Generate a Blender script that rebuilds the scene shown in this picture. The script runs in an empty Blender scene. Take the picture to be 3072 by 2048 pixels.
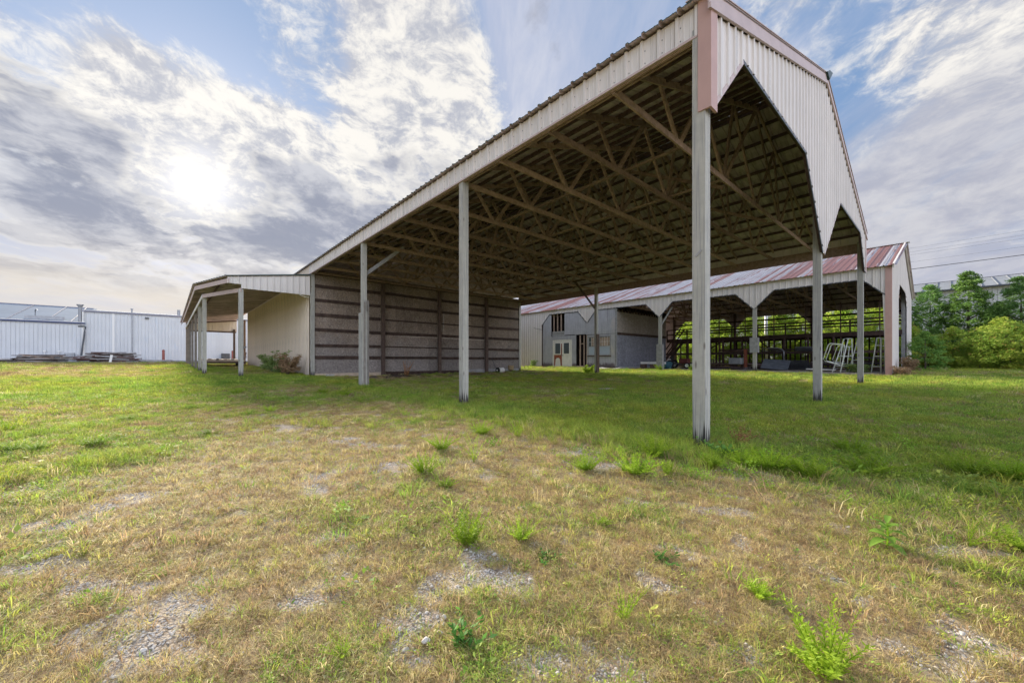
import bpy, bmesh, math, random
import numpy as np
from mathutils import Vector, Matrix

random.seed(11)
rng = np.random.default_rng(11)
scene = bpy.context.scene
COL = scene.collection
R = math.radians

# ------------------------------------------------------------------ camera
CAM_Z = 1.332
cam_data = bpy.data.cameras.new("camera")
cam = bpy.data.objects.new("camera", cam_data)
COL.objects.link(cam)
cam.location = (0, 0, CAM_Z)
cam.rotation_euler = (R(90), 0, 0)
cam_data.sensor_width = 36.0
cam_data.lens = 1163.87 / 3072 * 36
cam_data.shift_y = 58.9 / 3072
cam_data.clip_start = 0.05
cam_data.clip_end = 3000
scene.camera = cam
FPX, HOR = 1163.87, 1082.9


def dirpx(px, py):
    v = Vector(((px - 1536) / FPX, 1.0, (HOR - py) / FPX))
    return v.normalized()


# ------------------------------------------------------------------ world, sun, exposure
SUN_DIR = dirpx(590, 545)
SUN_EL = math.asin(SUN_DIR.z)
SUN_AZ = math.atan2(SUN_DIR.x, SUN_DIR.y)
SKY_STRENGTH = 0.10
EXPOSURE = 3.2
SUN_POWER = 1.25
SKY_GAIN = 0.118      # cloud and sky colours below are written as they show, before the exposure
BACK_SKY_LIFT = 3.8  # added brightness of the unseen sky behind the camera, fills the shade

scene.view_settings.view_transform = 'Standard'
scene.view_settings.look = 'None'
scene.view_settings.gamma = 1.0
scene.view_settings.use_curve_mapping = False
scene.view_settings.exposure = EXPOSURE
scene.render.engine = 'CYCLES'
scene.cycles.use_denoising = True
scene.cycles.max_bounces = 8
scene.cycles.diffuse_bounces = 6
scene.cycles.transparent_max_bounces = 8

world = bpy.data.worlds.new("World")
scene.world = world
world.use_nodes = True


class NT:
    """small helper for building node trees"""

    def __init__(self, tree, clear=True):
        self.t = tree
        if clear:
            tree.nodes.clear()

    def n(self, kind, ins=None, **props):
        nd = self.t.nodes.new(kind)
        for k, v in props.items():
            setattr(nd, k, v)
        for k, v in (ins or {}).items():
            self.set(nd, k, v)
        return nd

    def set(self, nd, k, v):
        s = nd.inputs[k]
        if isinstance(v, bpy.types.NodeSocket):
            self.t.links.new(v, s)
        elif isinstance(v, bpy.types.Node):
            self.t.links.new(v.outputs[0], s)
        else:
            if isinstance(v, tuple) and len(v) == 3 and s.type == 'RGBA':
                v = (*v, 1.0)
            s.default_value = v

    def math(self, op, a, b=0.0, c=None, clamp=False):
        d = {0: a, 1: b}
        if c is not None:
            d[2] = c
        nd = self.n('ShaderNodeMath', d, operation=op)
        nd.use_clamp = clamp
        return nd.outputs[0]

    def vmath(self, op, a, b=(0, 0, 0), out=0):
        nd = self.n('ShaderNodeVectorMath', {0: a, 1: b}, operation=op)
        return nd.outputs[out]

    def dot(self, a, b):
        return self.n('ShaderNodeVectorMath', {0: a, 1: b}, operation='DOT_PRODUCT').outputs['Value']

    def mapr(self, x, a, b, c=0.0, d=1.0, kind='SMOOTHSTEP'):
        nd = self.n('ShaderNodeMapRange', {'Value': x, 'From Min': a, 'From Max': b, 'To Min': c, 'To Max': d},
                    interpolation_type=kind)
        return nd.outputs['Result']

    def mix(self, f, a, b, blend='MIX'):
        nd = self.t.nodes.new('ShaderNodeMix')
        nd.data_type = 'RGBA'
        nd.blend_type = blend
        nd.clamp_factor = (blend == 'MIX')
        self.set(nd, 0, f)
        self.set(nd, 6, a)
        self.set(nd, 7, b)
        return nd.outputs[2]

    def noise(self, vec, scale, detail=4, rough=0.55, dist=0.0, out='Fac'):
        nd = self.n('ShaderNodeTexNoise', {'Vector': vec, 'Scale': scale, 'Detail': detail, 'Roughness': rough,
                                           'Distortion': dist})
        return nd.outputs[out]

    def ramp(self, f, stops):
        nd = self.t.nodes.new('ShaderNodeValToRGB')
        self.set(nd, 0, f)
        cr = nd.color_ramp
        while len(cr.elements) > len(stops):
            cr.elements.remove(cr.elements[-1])
        for i, (p, c) in enumerate(stops):
            e = cr.elements[i] if i < len(cr.elements) else cr.elements.new(p)
            e.position = p
            e.color = (*c, 1.0) if len(c) == 3 else c
        return nd.outputs[0]


def build_sky():
    s = NT(world.node_tree)
    out = s.n('ShaderNodeOutputWorld')
    tc = s.n('ShaderNodeTexCoord')
    d = s.vmath('NORMALIZE', tc.outputs['Generated'])
    sep = s.n('ShaderNodeSeparateXYZ', {0: d})
    x, y, z = sep.outputs
    sky = s.n('ShaderNodeTexSky', sky_type='NISHITA', sun_disc=False, sun_elevation=SUN_EL, sun_rotation=SUN_AZ,
              altitude=200.0, air_density=1.0, dust_density=1.6, ozone_density=1.6)
    zc = s.math('ADD', s.math('MAXIMUM', z, 0.0), 0.22)
    # the cloud sheet: the view direction carried to a flat layer overhead
    p = s.n('ShaderNodeCombineXYZ', {0: s.math('DIVIDE', x, zc), 1: s.math('DIVIDE', y, zc), 2: 0.0}).outputs[0]

    def mapped(loc, rot, sc):
        return s.n('ShaderNodeMapping', {'Vector': p, 'Location': (*loc, 0), 'Rotation': (0, 0, R(rot)), 'Scale': (*sc, 1.0)}).outputs[0]

    def warped(v, scale, amt):
        w = s.n('ShaderNodeTexNoise', {'Vector': v, 'Scale': scale, 'Detail': 4.0}).outputs['Color']
        w = s.vmath('SCALE', s.vmath('SUBTRACT', w, (0.5, 0.5, 0.5)))
        w.node.inputs['Scale'].default_value = amt
        return s.vmath('ADD', v, w)
    pr = warped(mapped((0.3, 0.9), -36, (1.25, 0.30)), 2.0, 0.35)     # wind-drawn cirrus
    pc = warped(mapped((3.1, 1.7), -28, (1.0, 0.86)), 2.4, 0.22)      # broken puffs
    n_big = s.noise(pc, 1.3, 5, 0.55)
    n_mid = s.noise(pc, 5.4, 9, 0.64)
    n_fine = s.noise(warped(pc, 9.0, 0.05), 17.0, 9, 0.68)
    n_str = s.noise(pr, 2.0, 8, 0.62)

    def blob(px_, py_, rin, rout):
        c = s.dot(d, tuple(dirpx(px_, py_)))
        return s.mapr(c, math.cos(R(rout)), math.cos(R(rin)))

    def addm(*a):
        r = a[0]
        for b in a[1:]:
            r = s.math('ADD', r, b)
        return r

    mul = lambda a, b: s.math('MULTIPLY', a, b)
    # --- clear sky
    blue = s.vmath('SCALE', sky.outputs[0])
    blue.node.inputs['Scale'].default_value = SKY_STRENGTH
    blue = s.mix(0.78, blue, (0.20, 0.36, 0.64))
    # --- thin high veil, torn open in places
    veil_gap = addm(mul(blob(430, 150, 2, 20), 1.1), mul(blob(2600, 60, 4, 22), 0.55), mul(blob(1850, 420, 2, 8), 0.25),
                    mul(blob(760, 90, 2, 12), 0.6), mul(blob(2700, 330, 3, 12), 0.18), mul(blob(1230, 560, 1, 6), 0.35))
    veil = s.mapr(s.math('SUBTRACT', n_str, mul(veil_gap, 0.24)), 0.28, 0.60, 0.10, 0.92)
    c = s.mix(veil, blue, (0.51, 0.55, 0.685))
    wisp = s.mapr(s.math('SUBTRACT', n_str, 0.0), 0.52, 0.70, 0.0, 0.60)
    c = s.mix(wisp, c, (0.80, 0.80, 0.83))
    # --- white broken cloud
    sunang = s.dot(d, tuple(SUN_DIR))
    bias = addm(mul(blob(1000, 330, 4, 24), 0.24), mul(blob(350, 340, 2, 12), 0.15), mul(blob(60, 230, 2, 12), 0.16),
                mul(blob(1330, 420, 2, 13), 0.13), mul(blob(640, 470, 3, 13), 0.17), mul(blob(2900, 420, 4, 15), 0.06),
                mul(blob(1250, 130, 2, 9), 0.05), mul(blob(2450, 110, 2, 9), 0.10), mul(blob(3000, 60, 2, 9), 0.12),
                mul(blob(760, 90, 3, 12), -0.14), mul(blob(400, 90, 2, 13), -0.19), mul(blob(1780, 200, 4, 15), -0.10),
                mul(blob(1270, 560, 1, 5), -0.10), mul(blob(180, 440, 2, 9), -0.10))
    cover = addm(mul(n_big, 0.48), mul(n_mid, 0.38), mul(n_fine, 0.24), bias)
    white = mul(s.mapr(cover, 0.60, 0.75), s.mapr(z, 0.02, 0.16))
    shade = s.mapr(addm(mul(n_mid, 0.50), mul(n_fine, 0.65), mul(n_big, -0.25)), 0.34, 0.54)
    wc = s.mix(shade, (0.47, 0.49, 0.56), (0.90, 0.87, 0.82))
    c = s.mix(white, c, wc)
    # --- grey bank low in front of the sun
    bank = addm(blob(60, 650, 1, 14), blob(420, 700, 1, 14), blob(760, 720, 1, 15), blob(1040, 730, 1, 14),
                mul(blob(1250, 640, 1, 12), 0.5), mul(blob(80, 790, 1, 9), 0.5), mul(blob(640, 810, 1, 9), 0.5))
    bank = s.math('SUBTRACT', s.math('MINIMUM', bank, 1.1), mul(blob(590, 545, 1, 7), 0.75))
    n_b2 = s.noise(s.n('ShaderNodeMapping', {'Vector': pc, 'Location': (5.2, 2.6, 0)}).outputs[0], 2.7, 6, 0.56)
    bcov = addm(mul(n_b2, 1.0), mul(n_mid, 0.30), mul(n_fine, 0.12), mul(bank, 0.24))
    bm = mul(s.mapr(bcov, 0.85, 0.98), s.mapr(z, 0.07, 0.17))
    bshade = s.mapr(addm(mul(n_mid, 0.45), mul(n_b2, -0.75), mul(n_fine, 0.2)), -0.16, 0.03)
    bc = s.mix(bshade, (0.31, 0.335, 0.42), (0.60, 0.61, 0.66))
    c = s.mix(mul(bm, 0.95), c, bc)
    rim = mul(mul(bm, s.math('SUBTRACT', 1.0, bm)), mul(s.mapr(sunang, 0.75, 0.97), 1.1))
    c = s.mix(rim, c, (0.92, 0.88, 0.80))
    # --- flat grey sheet low on the side away from the sun
    c = s.mix(mul(s.mapr(addm(n_str, mul(blob(2900, 760, 3, 24), 0.5)), 0.66, 1.02), blob(2850, 760, 4, 25)), c, s.mix(s.mapr(n_mid, 0.35, 0.65), (0.43, 0.445, 0.53), (0.60, 0.60, 0.64)))
    # --- low light: warm under the sun, lilac grey away from it
    side = s.mapr(sunang, 0.25, 0.93)
    lowcol = s.mix(side, (0.47, 0.49, 0.60), (0.80, 0.71, 0.59))
    low = s.mapr(z, 0.02, 0.27, 1.0, 0.0)
    lowbreak = s.mapr(s.noise(s.n('ShaderNodeMapping', {'Vector': d, 'Scale': (2.0, 2.0, 12.0)}).outputs[0], 2.2, 7, 0.62),
                      0.38, 0.66, 1.0, 0.50)
    c = s.mix(mul(low, lowbreak), c, lowcol)
    # --- sun burning through the cloud
    sa = s.math('MAXIMUM', sunang, 0.0)
    ragged = s.mapr(addm(mul(n_mid, 0.7), mul(n_fine, 0.5)), 0.46, 0.74, 1.0, 0.0)
    g1 = mul(s.math('POWER', sa, 480.0), s.math('ADD', mul(ragged, 0.50), 0.0))
    g0 = mul(s.math('POWER', sa, 1600.0), 0.22)
    g2 = mul(s.math('POWER', sa, 26.0), s.math('SUBTRACT', 0.075, mul(bm, 0.07)))
    gl = addm(g0, mul(g1, s.math('SUBTRACT', 1.0, mul(bm, 0.5))), g2)
    c = s.mix(1.0, c, s.mix(gl, (0, 0, 0), (1.0, 0.95, 0.88)), 'ADD')
    # unseen sky behind the camera, brightened and warmed to lift the shaded faces
    front = s.mapr(sunang, -0.04, -0.60, 1.0, BACK_SKY_LIFT, 'LINEAR')
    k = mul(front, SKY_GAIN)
    warm = s.mix(s.mapr(front, 1.0, BACK_SKY_LIFT, 0.0, 1.0, 'LINEAR'), (1, 1, 1), (1.02, 0.965, 0.89))
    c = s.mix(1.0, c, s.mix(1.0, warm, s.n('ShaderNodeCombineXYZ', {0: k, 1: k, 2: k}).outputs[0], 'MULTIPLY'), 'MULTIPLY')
    # below the horizon: plain ground colour
    c = s.mix(s.mapr(z, -0.03, 0.0, 1.0, 0.0), c, (0.08, 0.075, 0.055))
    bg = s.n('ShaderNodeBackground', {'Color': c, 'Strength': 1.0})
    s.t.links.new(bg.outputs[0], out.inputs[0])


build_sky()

sun_data = bpy.data.lights.new("sun", 'SUN')
sun = bpy.data.objects.new("sun", sun_data)
COL.objects.link(sun)
sun_data.energy = SUN_POWER
sun_data.angle = R(11.0)      # veiled by thin cloud
sun_data.color = (1.0, 0.91, 0.78)
sun.rotation_euler = SUN_DIR.to_track_quat('Z', 'Y').to_euler()
sun.location = SUN_DIR * 200


# ------------------------------------------------------------------ materials
MATS = {}


def surf(name, base, rough=0.8, metal=0.0, var=0.06, spec=0.3, fine=None, streak=None, flakes=None, bump=None, extra=None,
         vary_hue=0.0):
    """procedural surface. fine=(scale, amount); streak=(scale xyz, colour, lo, hi); bump=(scale xyz, strength)"""
    m = bpy.data.materials.new(name)
    m.use_nodes = True
    s = NT(m.node_tree)
    out = s.n('ShaderNodeOutputMaterial')
    b = s.n('ShaderNodeBsdfPrincipled', {'Roughness': rough, 'Metallic': metal, 'Specular IOR Level': spec})
    tc = s.n('ShaderNodeTexCoord')
    co = tc.outputs['Object']
    oi = s.n('ShaderNodeObjectInfo')
    rnd = oi.outputs['Random']
    c = s.mix(0.0, base, base)
    if fine:
        f = s.noise(co, fine[0], 6, 0.62)
        c = s.mix(s.mapr(f, 0.3, 0.7), tuple(v * (1 - fine[1]) for v in base), tuple(min(1, v * (1 + fine[1])) for v in base))
    if streak:
        for sc, colr, lo, hi in streak:
            v = s.n('ShaderNodeMapping', {'Vector': co, 'Scale': sc}).outputs[0]
            f = s.noise(v, 1.0, 6, 0.6)
            c = s.mix(s.mapr(f, lo, hi), c, colr)
    if flakes:
        v = s.n('ShaderNodeTexVoronoi', {'Vector': s.n('ShaderNodeMapping', {'Vector': co, 'Scale': flakes[0]}).outputs[0], 'Scale': 1.0})
        c = s.mix(s.mapr(s.n('ShaderNodeSeparateColor', {0: v.outputs['Color']}).outputs[0], 0.2, 0.8, 0.0, flakes[2]), c, flakes[1])
    if extra:
        c = extra(s, co, c, rnd)
    if var:
        k = s.math('ADD', 1.0 - var, s.math('MULTIPLY', rnd, 2 * var))
        c = s.mix(1.0, c, s.n('ShaderNodeCombineXYZ', {0: k, 1: k, 2: k}).outputs[0], 'MULTIPLY')
    s.set(b, 'Base Color', c)
    if bump:
        v = s.n('ShaderNodeMapping', {'Vector': co, 'Scale': bump[0]}).outputs[0]
        h = s.noise(v, 1.0, 5, 0.6)
        bn = s.n('ShaderNodeBump', {'Height': h, 'Strength': bump[1], 'Distance': 0.01})
        s.set(b, 'Normal', bn.outputs[0])
    s.t.links.new(b.outputs[0], out.inputs[0])
    MATS[name] = m
    return m


def grime_low(z0, z1, colr, amt):
    def f(s, co, c, rnd):
        z = s.n('ShaderNodeSeparateXYZ', {0: co}).outputs[2]
        n = s.noise(co, 3.0, 5, 0.65)
        g = s.mapr(s.math('ADD', z, s.math('MULTIPLY', s.math('SUBTRACT', n, 0.5), 1.2)), z0, z1, amt, 0.0)
        return s.mix(g, c, colr)
    return f


def rot_foot(s, co, c, rnd):
    """black rot at the foot of a post, in tongues along the grain, plus knots"""
    v = s.n('ShaderNodeMapping', {'Vector': co, 'Scale': (38, 38, 1.2)}).outputs[0]
    n = s.noise(v, 1.0, 4, 0.6)
    z = s.n('ShaderNodeSeparateXYZ', {0: co}).outputs[2]
    g = s.mapr(s.math('ADD', z, s.math('MULTIPLY', s.math('SUBTRACT', n, 0.5), 1.3)), 0.14, 0.40, 0.97, 0.0)
    c = s.mix(g, c, (0.035, 0.03, 0.028))
    kn = s.n('ShaderNodeTexVoronoi', {'Vector': s.n('ShaderNodeMapping', {'Vector': co, 'Scale': (5.5, 5.5, 1.7)}).outputs[0], 'Scale': 1.0})
    k = s.mapr(kn.outputs['Distance'], 0.03, 0.15, 0.75, 0.0)
    return s.mix(k, c, (0.12, 0.10, 0.085))


def rust_roof(s, co, c, rnd):
    """galvanised sheet rusting in streaks down the slope, worse towards the open end"""
    sp = s.n('ShaderNodeSeparateXYZ', {0: co})
    u = sp.outputs[1]
    bias = s.mapr(u, -1.0, 22.0, 0.05, 0.0, 'LINEAR')
    v = s.n('ShaderNodeMapping', {'Vector': co, 'Scale': (0.14, 4.2, 0.2)}).outputs[0]
    n = s.noise(v, 1.0, 6, 0.62)
    n2 = s.noise(s.n('ShaderNodeMapping', {'Vector': co, 'Scale': (0.5, 9.0, 0.6)}).outputs[0], 1.0, 4, 0.6)
    wn = s.n('ShaderNodeTexWhiteNoise', {'W': s.math('FLOOR', s.math('DIVIDE', s.math('ADD', u, 0.70), 0.305))}, noise_dimensions='1D').outputs['Value']
    f = s.math('ADD', s.math('ADD', s.math('MULTIPLY', n, 0.50), s.math('MULTIPLY', n2, 0.42)), s.math('MULTIPLY', wn, 0.20))
    f = s.math('ADD', f, s.math('ADD', bias, s.math('MULTIPLY', s.math('SUBTRACT', rnd, 0.5), 0.12)))
    m = s.mapr(f, 0.545, 0.625, 0.0, 0.92)
    lap = s.math('ABSOLUTE', s.math('SUBTRACT', s.math('FRACT', s.math('DIVIDE', s.math('ADD', u, 0.70), 0.305)), 0.5))
    c = s.mix(s.mapr(lap, 0.15, 0.04, 0.0, 0.7), c, (0.20, 0.19, 0.20))
    rc = s.mix(s.noise(co, 5.0, 5, 0.6), (0.17, 0.06, 0.048), (0.33, 0.135, 0.105))
    return s.mix(m, c, rc)


CREAM = (0.70, 0.65, 0.605)
surf('cream_siding', CREAM, 0.45, 0, 0.045, 0.35, fine=(1.3, 0.03),
     streak=[((9, 9, 0.5), (0.60, 0.54, 0.47), 0.56, 0.80)])
surf('cream_siding_dirty', (0.69, 0.595, 0.48), 0.5, 0, 0.03, 0.3, fine=(1.0, 0.05),
     streak=[((9, 9, 0.5), (0.52, 0.46, 0.40), 0.52, 0.80)], extra=grime_low(0.6, 1.5, (0.40, 0.35, 0.30), 0.6))
surf('pink_trim', (0.50, 0.315, 0.27), 0.45, 0, 0.03, 0.35, fine=(2.0, 0.05), extra=grime_low(0.6, 1.6, (0.40, 0.22, 0.20), 0.5))
surf('faded_trim', (0.52, 0.40, 0.37), 0.4, 0, 0.04, 0.4, fine=(3.0, 0.07))
surf('green_metal', (0.025, 0.055, 0.055), 0.4, 0, 0.1, 0.4, fine=(3.0, 0.15))
surf('deck_underside', (0.54, 0.455, 0.47), 0.7, 0.0, 0.10, 0.4, fine=(1.2, 0.2),
     streak=[((1.2, 5, 1), (0.26, 0.20, 0.20), 0.45, 0.75)])
surf('truss_wood', (0.34, 0.245, 0.20), 0.85, 0, 0.22, 0.2, fine=(9, 0.25), streak=[((2, 14, 14), (0.26, 0.17, 0.12), 0.5, 0.75)])
surf('purlin_wood', (0.13, 0.085, 0.08), 0.85, 0, 0.22, 0.2, fine=(9, 0.25))
surf('post_wood', (0.42, 0.405, 0.355), 0.85, 0, 0.07, 0.2, fine=(5, 0.08),
     streak=[((45, 45, 1.1), (0.25, 0.25, 0.25), 0.48, 0.72), ((14, 14, 0.5), (0.52, 0.50, 0.43), 0.55, 0.75),
             ((90, 90, 2.0), (0.16, 0.15, 0.15), 0.62, 0.78)],
     bump=((60, 60, 2.0), 0.5), extra=rot_foot)
surf('old_and_shaded_wood', (0.25, 0.225, 0.20), 0.85, 0, 0.12, 0.2, fine=(6, 0.15), streak=[((40, 40, 1.2), (0.15, 0.12, 0.10), 0.5, 0.75)])  # worn boards; also the far porch posts, their shade put into the colour
surf('dark_post_wood', (0.115, 0.08, 0.065), 0.85, 0, 0.12, 0.2, fine=(6, 0.2), streak=[((40, 40, 1.2), (0.10, 0.075, 0.06), 0.5, 0.75)])
surf('girt_wood', (0.065, 0.043, 0.035), 0.85, 0, 0.2, 0.2, fine=(4, 0.35), streak=[((5, 5, 30), (0.13, 0.10, 0.085), 0.60, 0.80)])
surf('grey_board', (0.34, 0.335, 0.33), 0.85, 0, 0.18, 0.2, fine=(5, 0.15), streak=[((14, 14, 14), (0.2, 0.19, 0.18), 0.55, 0.75)])


def osb_weather(s, co, c, rnd):
    z = s.n('ShaderNodeSeparateXYZ', {0: co}).outputs[2]
    n = s.noise(co, 0.9, 4, 0.6)
    c = s.mix(s.mapr(s.math('ADD', z, s.math('MULTIPLY', n, 3.0)), 2.6, 5.2, 0.6, 0.0), c, (0.25, 0.24, 0.24))
    n2 = s.noise(s.n('ShaderNodeMapping', {'Vector': co, 'Scale': (1.6, 1.6, 0.9)}).outputs[0], 1.0, 6, 0.7)
    c = s.mix(s.mapr(n2, 0.62, 0.74, 0.0, 0.35), c, (0.42, 0.39, 0.36))
    sp = s.n('ShaderNodeTexVoronoi', {'Vector': s.n('ShaderNodeMapping', {'Vector': co, 'Scale': (26, 26, 17)}).outputs[0], 'Scale': 1.0})
    r = s.n('ShaderNodeSeparateColor', {0: sp.outputs['Color']}).outputs[1]
    c = s.mix(s.mapr(r, 0.72, 0.95, 0.0, 0.6), c, (0.12, 0.10, 0.09))
    return s.mix(s.mapr(r, 0.05, 0.28, 0.5, 0.0), c, (0.44, 0.40, 0.35))


surf('osb', (0.265, 0.205, 0.16), 0.9, 0, 0.18, 0.15, fine=(2.0, 0.15), extra=osb_weather)
surf('shed_roof', (0.43, 0.42, 0.44), 0.5, 0.25, 0.05, 0.4, fine=(1.5, 0.08), extra=rust_roof)


def ply_rot(s, co, c, rnd):
    sp = s.n('ShaderNodeSeparateXYZ', {0: co})
    n = s.noise(s.n('ShaderNodeMapping', {'Vector': co, 'Scale': (6, 6, 1.5)}).outputs[0], 1.0, 5, 0.7)
    for z0, z1 in ((0.98, 1.28), ):
        g = s.mapr(s.math('ADD', sp.outputs[2], s.math('MULTIPLY', s.math('SUBTRACT', n, 0.5), 0.7)), z0, z1, 0.85, 0.0)
        c = s.mix(g, c, (0.10, 0.07, 0.07))
    t = s.mapr(s.noise(s.n('ShaderNodeMapping', {'Vector': co, 'Scale': (0.8, 0.8, 0.35)}).outputs[0], 1.0, 4, 0.6), 0.56, 0.70, 0, 0.6)
    return s.mix(t, c, (0.58, 0.53, 0.47))


surf('grey_plywood', (0.43, 0.43, 0.455), 0.85, 0, 0.07, 0.2, fine=(2.0, 0.08),
     streak=[((12, 12, 0.6), (0.30, 0.30, 0.33), 0.48, 0.74), ((30, 30, 0.8), (0.56, 0.54, 0.53), 0.56, 0.76)], extra=ply_rot)
surf('blue_grey_osb', (0.27, 0.28, 0.32), 0.9, 0, 0.08, 0.15, fine=(3, 0.15), flakes=((18, 18, 13), (0.17, 0.17, 0.20), 0.7))
surf('tan_osb', (0.34, 0.30, 0.26), 0.9, 0, 0.08, 0.15, fine=(3, 0.12), flakes=((18, 18, 13), (0.24, 0.20, 0.17), 0.7))
surf('white_paint', (0.74, 0.72, 0.66), 0.5, 0, 0.04, 0.35, fine=(3, 0.06), streak=[((10, 10, 1.2), (0.5, 0.42, 0.33), 0.62, 0.85)])
surf('rusty_red', (0.30, 0.10, 0.06), 0.8, 0, 0.1, 0.2, fine=(8, 0.3))
surf('glass_dark', (0.10, 0.12, 0.13), 0.12, 0, 0.05, 0.6)
surf('glass_sky', (0.42, 0.48, 0.55), 0.15, 0, 0.03, 0.6)
surf('stud_wood', (0.40, 0.30, 0.235), 0.85, 0, 0.12, 0.2, fine=(6, 0.2))
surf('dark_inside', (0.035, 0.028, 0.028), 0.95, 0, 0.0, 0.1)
surf('pale_metal', (0.62, 0.635, 0.65), 0.45, 0.05, 0.025, 0.4, fine=(0.8, 0.03), streak=[((3, 3, 0.4), (0.54, 0.60, 0.67), 0.55, 0.8)])
surf('pale_roof', (0.20, 0.245, 0.30), 0.9, 0.0, 0.02, 0.02, fine=(0.6, 0.05))
surf('blue_gutter', (0.05, 0.07, 0.17), 0.4, 0, 0.0, 0.4)
surf('grey_gutter', (0.22, 0.22, 0.28), 0.4, 0, 0.0, 0.4)
surf('white_trim', (0.78, 0.77, 0.74), 0.4, 0, 0.0, 0.4)
surf('dark_metal', (0.10, 0.105, 0.115), 0.5, 0.4, 0.1, 0.4, fine=(4, 0.2))
surf('blue_grey_sheet', (0.20, 0.225, 0.26), 0.4, 0.4, 0.1, 0.4, fine=(4, 0.2))
surf('grey_metal', (0.32, 0.33, 0.35), 0.45, 0.4, 0.08, 0.4, fine=(4, 0.12))
surf('galvanised', (0.42, 0.44, 0.46), 0.4, 0.6, 0.08, 0.4, fine=(3, 0.15))
surf('teal_paint', (0.05, 0.14, 0.18), 0.45, 0, 0.05, 0.4, fine=(5, 0.2))
surf('tractor_red', (0.15, 0.04, 0.032), 0.5, 0, 0.05, 0.4, fine=(6, 0.35))
surf('rubber', (0.03, 0.03, 0.03), 0.85, 0, 0.1, 0.2)
surf('ivory_paint', (0.80, 0.82, 0.74), 0.45, 0, 0.04, 0.4, fine=(5, 0.1))
surf('concrete', (0.46, 0.44, 0.41), 0.9, 0, 0.08, 0.2, fine=(7, 0.18))
surf('shed_dirt', (0.34, 0.30, 0.26), 0.95, 0, 0, 0.1, fine=(2.5, 0.25))
surf('tan_board', (0.52, 0.42, 0.31), 0.85, 0, 0.12, 0.2, fine=(4, 0.15))
surf('stump_wood', (0.33, 0.25, 0.14), 0.9, 0, 0.1, 0.1, streak=[((20, 20, 2), (0.16, 0.11, 0.06), 0.5, 0.7)])
surf('bark', (0.13, 0.10, 0.08), 0.95, 0, 0.1, 0.1, fine=(8, 0.3))
surf('soil', (0.085, 0.065, 0.05), 0.95, 0, 0, 0.1, fine=(9, 0.4))
surf('stone', (0.54, 0.50, 0.445), 0.9, 0, 0.18, 0.2, fine=(12, 0.2))
surf('wire', (0.06, 0.06, 0.065), 0.6, 0, 0, 0.3)
surf('bollard_red', (0.30, 0.10, 0.08), 0.6, 0, 0, 0.3, fine=(6, 0.25))
surf('far_siding', (0.62, 0.62, 0.60), 0.5, 0, 0.03, 0.3, fine=(0.8, 0.04))
surf('far_roof', (0.24, 0.255, 0.275), 0.9, 0.0, 0.03, 0.02, fine=(0.8, 0.05))


def leaf_mat(name, a, b, trans=0.4, instancer=False, sat_noise=0.0, tip=None):
    m = bpy.data.materials.new(name)
    m.use_nodes = True
    s = NT(m.node_tree)
    out = s.n('ShaderNodeOutputMaterial')
    geo = s.n('ShaderNodeNewGeometry')
    if instancer:
        at = s.n('ShaderNodeAttribute', attribute_name='tint', attribute_type='INSTANCER')
        k = s.mapr(geo.outputs['Random Per Island'], 0, 1, 0.68, 1.34, 'LINEAR')
        c = s.mix(1.0, at.outputs['Color'], s.n('ShaderNodeCombineXYZ', {0: k, 1: k, 2: k}).outputs[0], 'MULTIPLY')
    else:
        f = geo.outputs['Random Per Island']
        if sat_noise:
            tc = s.n('ShaderNodeTexCoord')
            n = s.mapr(s.noise(tc.outputs['Object'], sat_noise, 3, 0.5), 0.35, 0.65)
            f = s.math('ADD', s.math('MULTIPLY', f, 0.5), s.math('MULTIPLY', n, 0.5))
        c = s.mix(f, a, b)
        if tip:
            c = s.mix(s.mapr(geo.outputs['Random Per Island'], tip[1], 1.0, 0, 1), c, tip[0])
        oi = s.n('ShaderNodeObjectInfo')
        k = s.mapr(oi.outputs['Random'], 0, 1, 0.82, 1.18, 'LINEAR')
        c = s.mix(1.0, c, s.n('ShaderNodeCombineXYZ', {0: k, 1: k, 2: k}).outputs[0], 'MULTIPLY')
    b1 = s.n('ShaderNodeBsdfPrincipled', {'Base Color': c, 'Roughness': 0.65, 'Specular IOR Level': 0.2})
    b2 = s.n('ShaderNodeBsdfTranslucent', {'Color': c})
    mx = s.n('ShaderNodeMixShader', {0: trans, 1: b1.outputs[0], 2: b2.outputs[0]})
    s.t.links.new(mx.outputs[0], out.inputs[0])
    MATS[name] = m
    return m


leaf_mat('grass_blade', None, None, 0.40, True)
leaf_mat('weed_leaf', (0.25, 0.40, 0.025), (0.42, 0.56, 0.05), 0.55)
leaf_mat('weed_leaf_dark', (0.06, 0.17, 0.03), (0.13, 0.27, 0.05), 0.4)
leaf_mat('broad_leaf', (0.14, 0.28, 0.04), (0.26, 0.40, 0.06), 0.4)
leaf_mat('dry_leaf', (0.28, 0.14, 0.06), (0.42, 0.22, 0.10), 0.4)
leaf_mat('tree_leaf', (0.09, 0.21, 0.045), (0.24, 0.38, 0.08), 0.35, sat_noise=0.9)
leaf_mat('cedar_leaf', (0.09, 0.21, 0.06), (0.24, 0.37, 0.10), 0.45, sat_noise=0.9)
leaf_mat('hedge_leaf', (0.17, 0.31, 0.045), (0.43, 0.50, 0.08), 0.42, sat_noise=0.7, tip=((0.36, 0.20, 0.07), 0.88))
leaf_mat('bright_leaf', (0.20, 0.34, 0.035), (0.46, 0.55, 0.07), 0.5, sat_noise=0.6, tip=((0.40, 0.26, 0.10), 0.90))
leaf_mat('bush_leaf', (0.15, 0.24, 0.07), (0.30, 0.38, 0.13), 0.35)
leaf_mat('bush_leaf_brown', (0.26, 0.18, 0.10), (0.42, 0.28, 0.16), 0.35)


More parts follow.
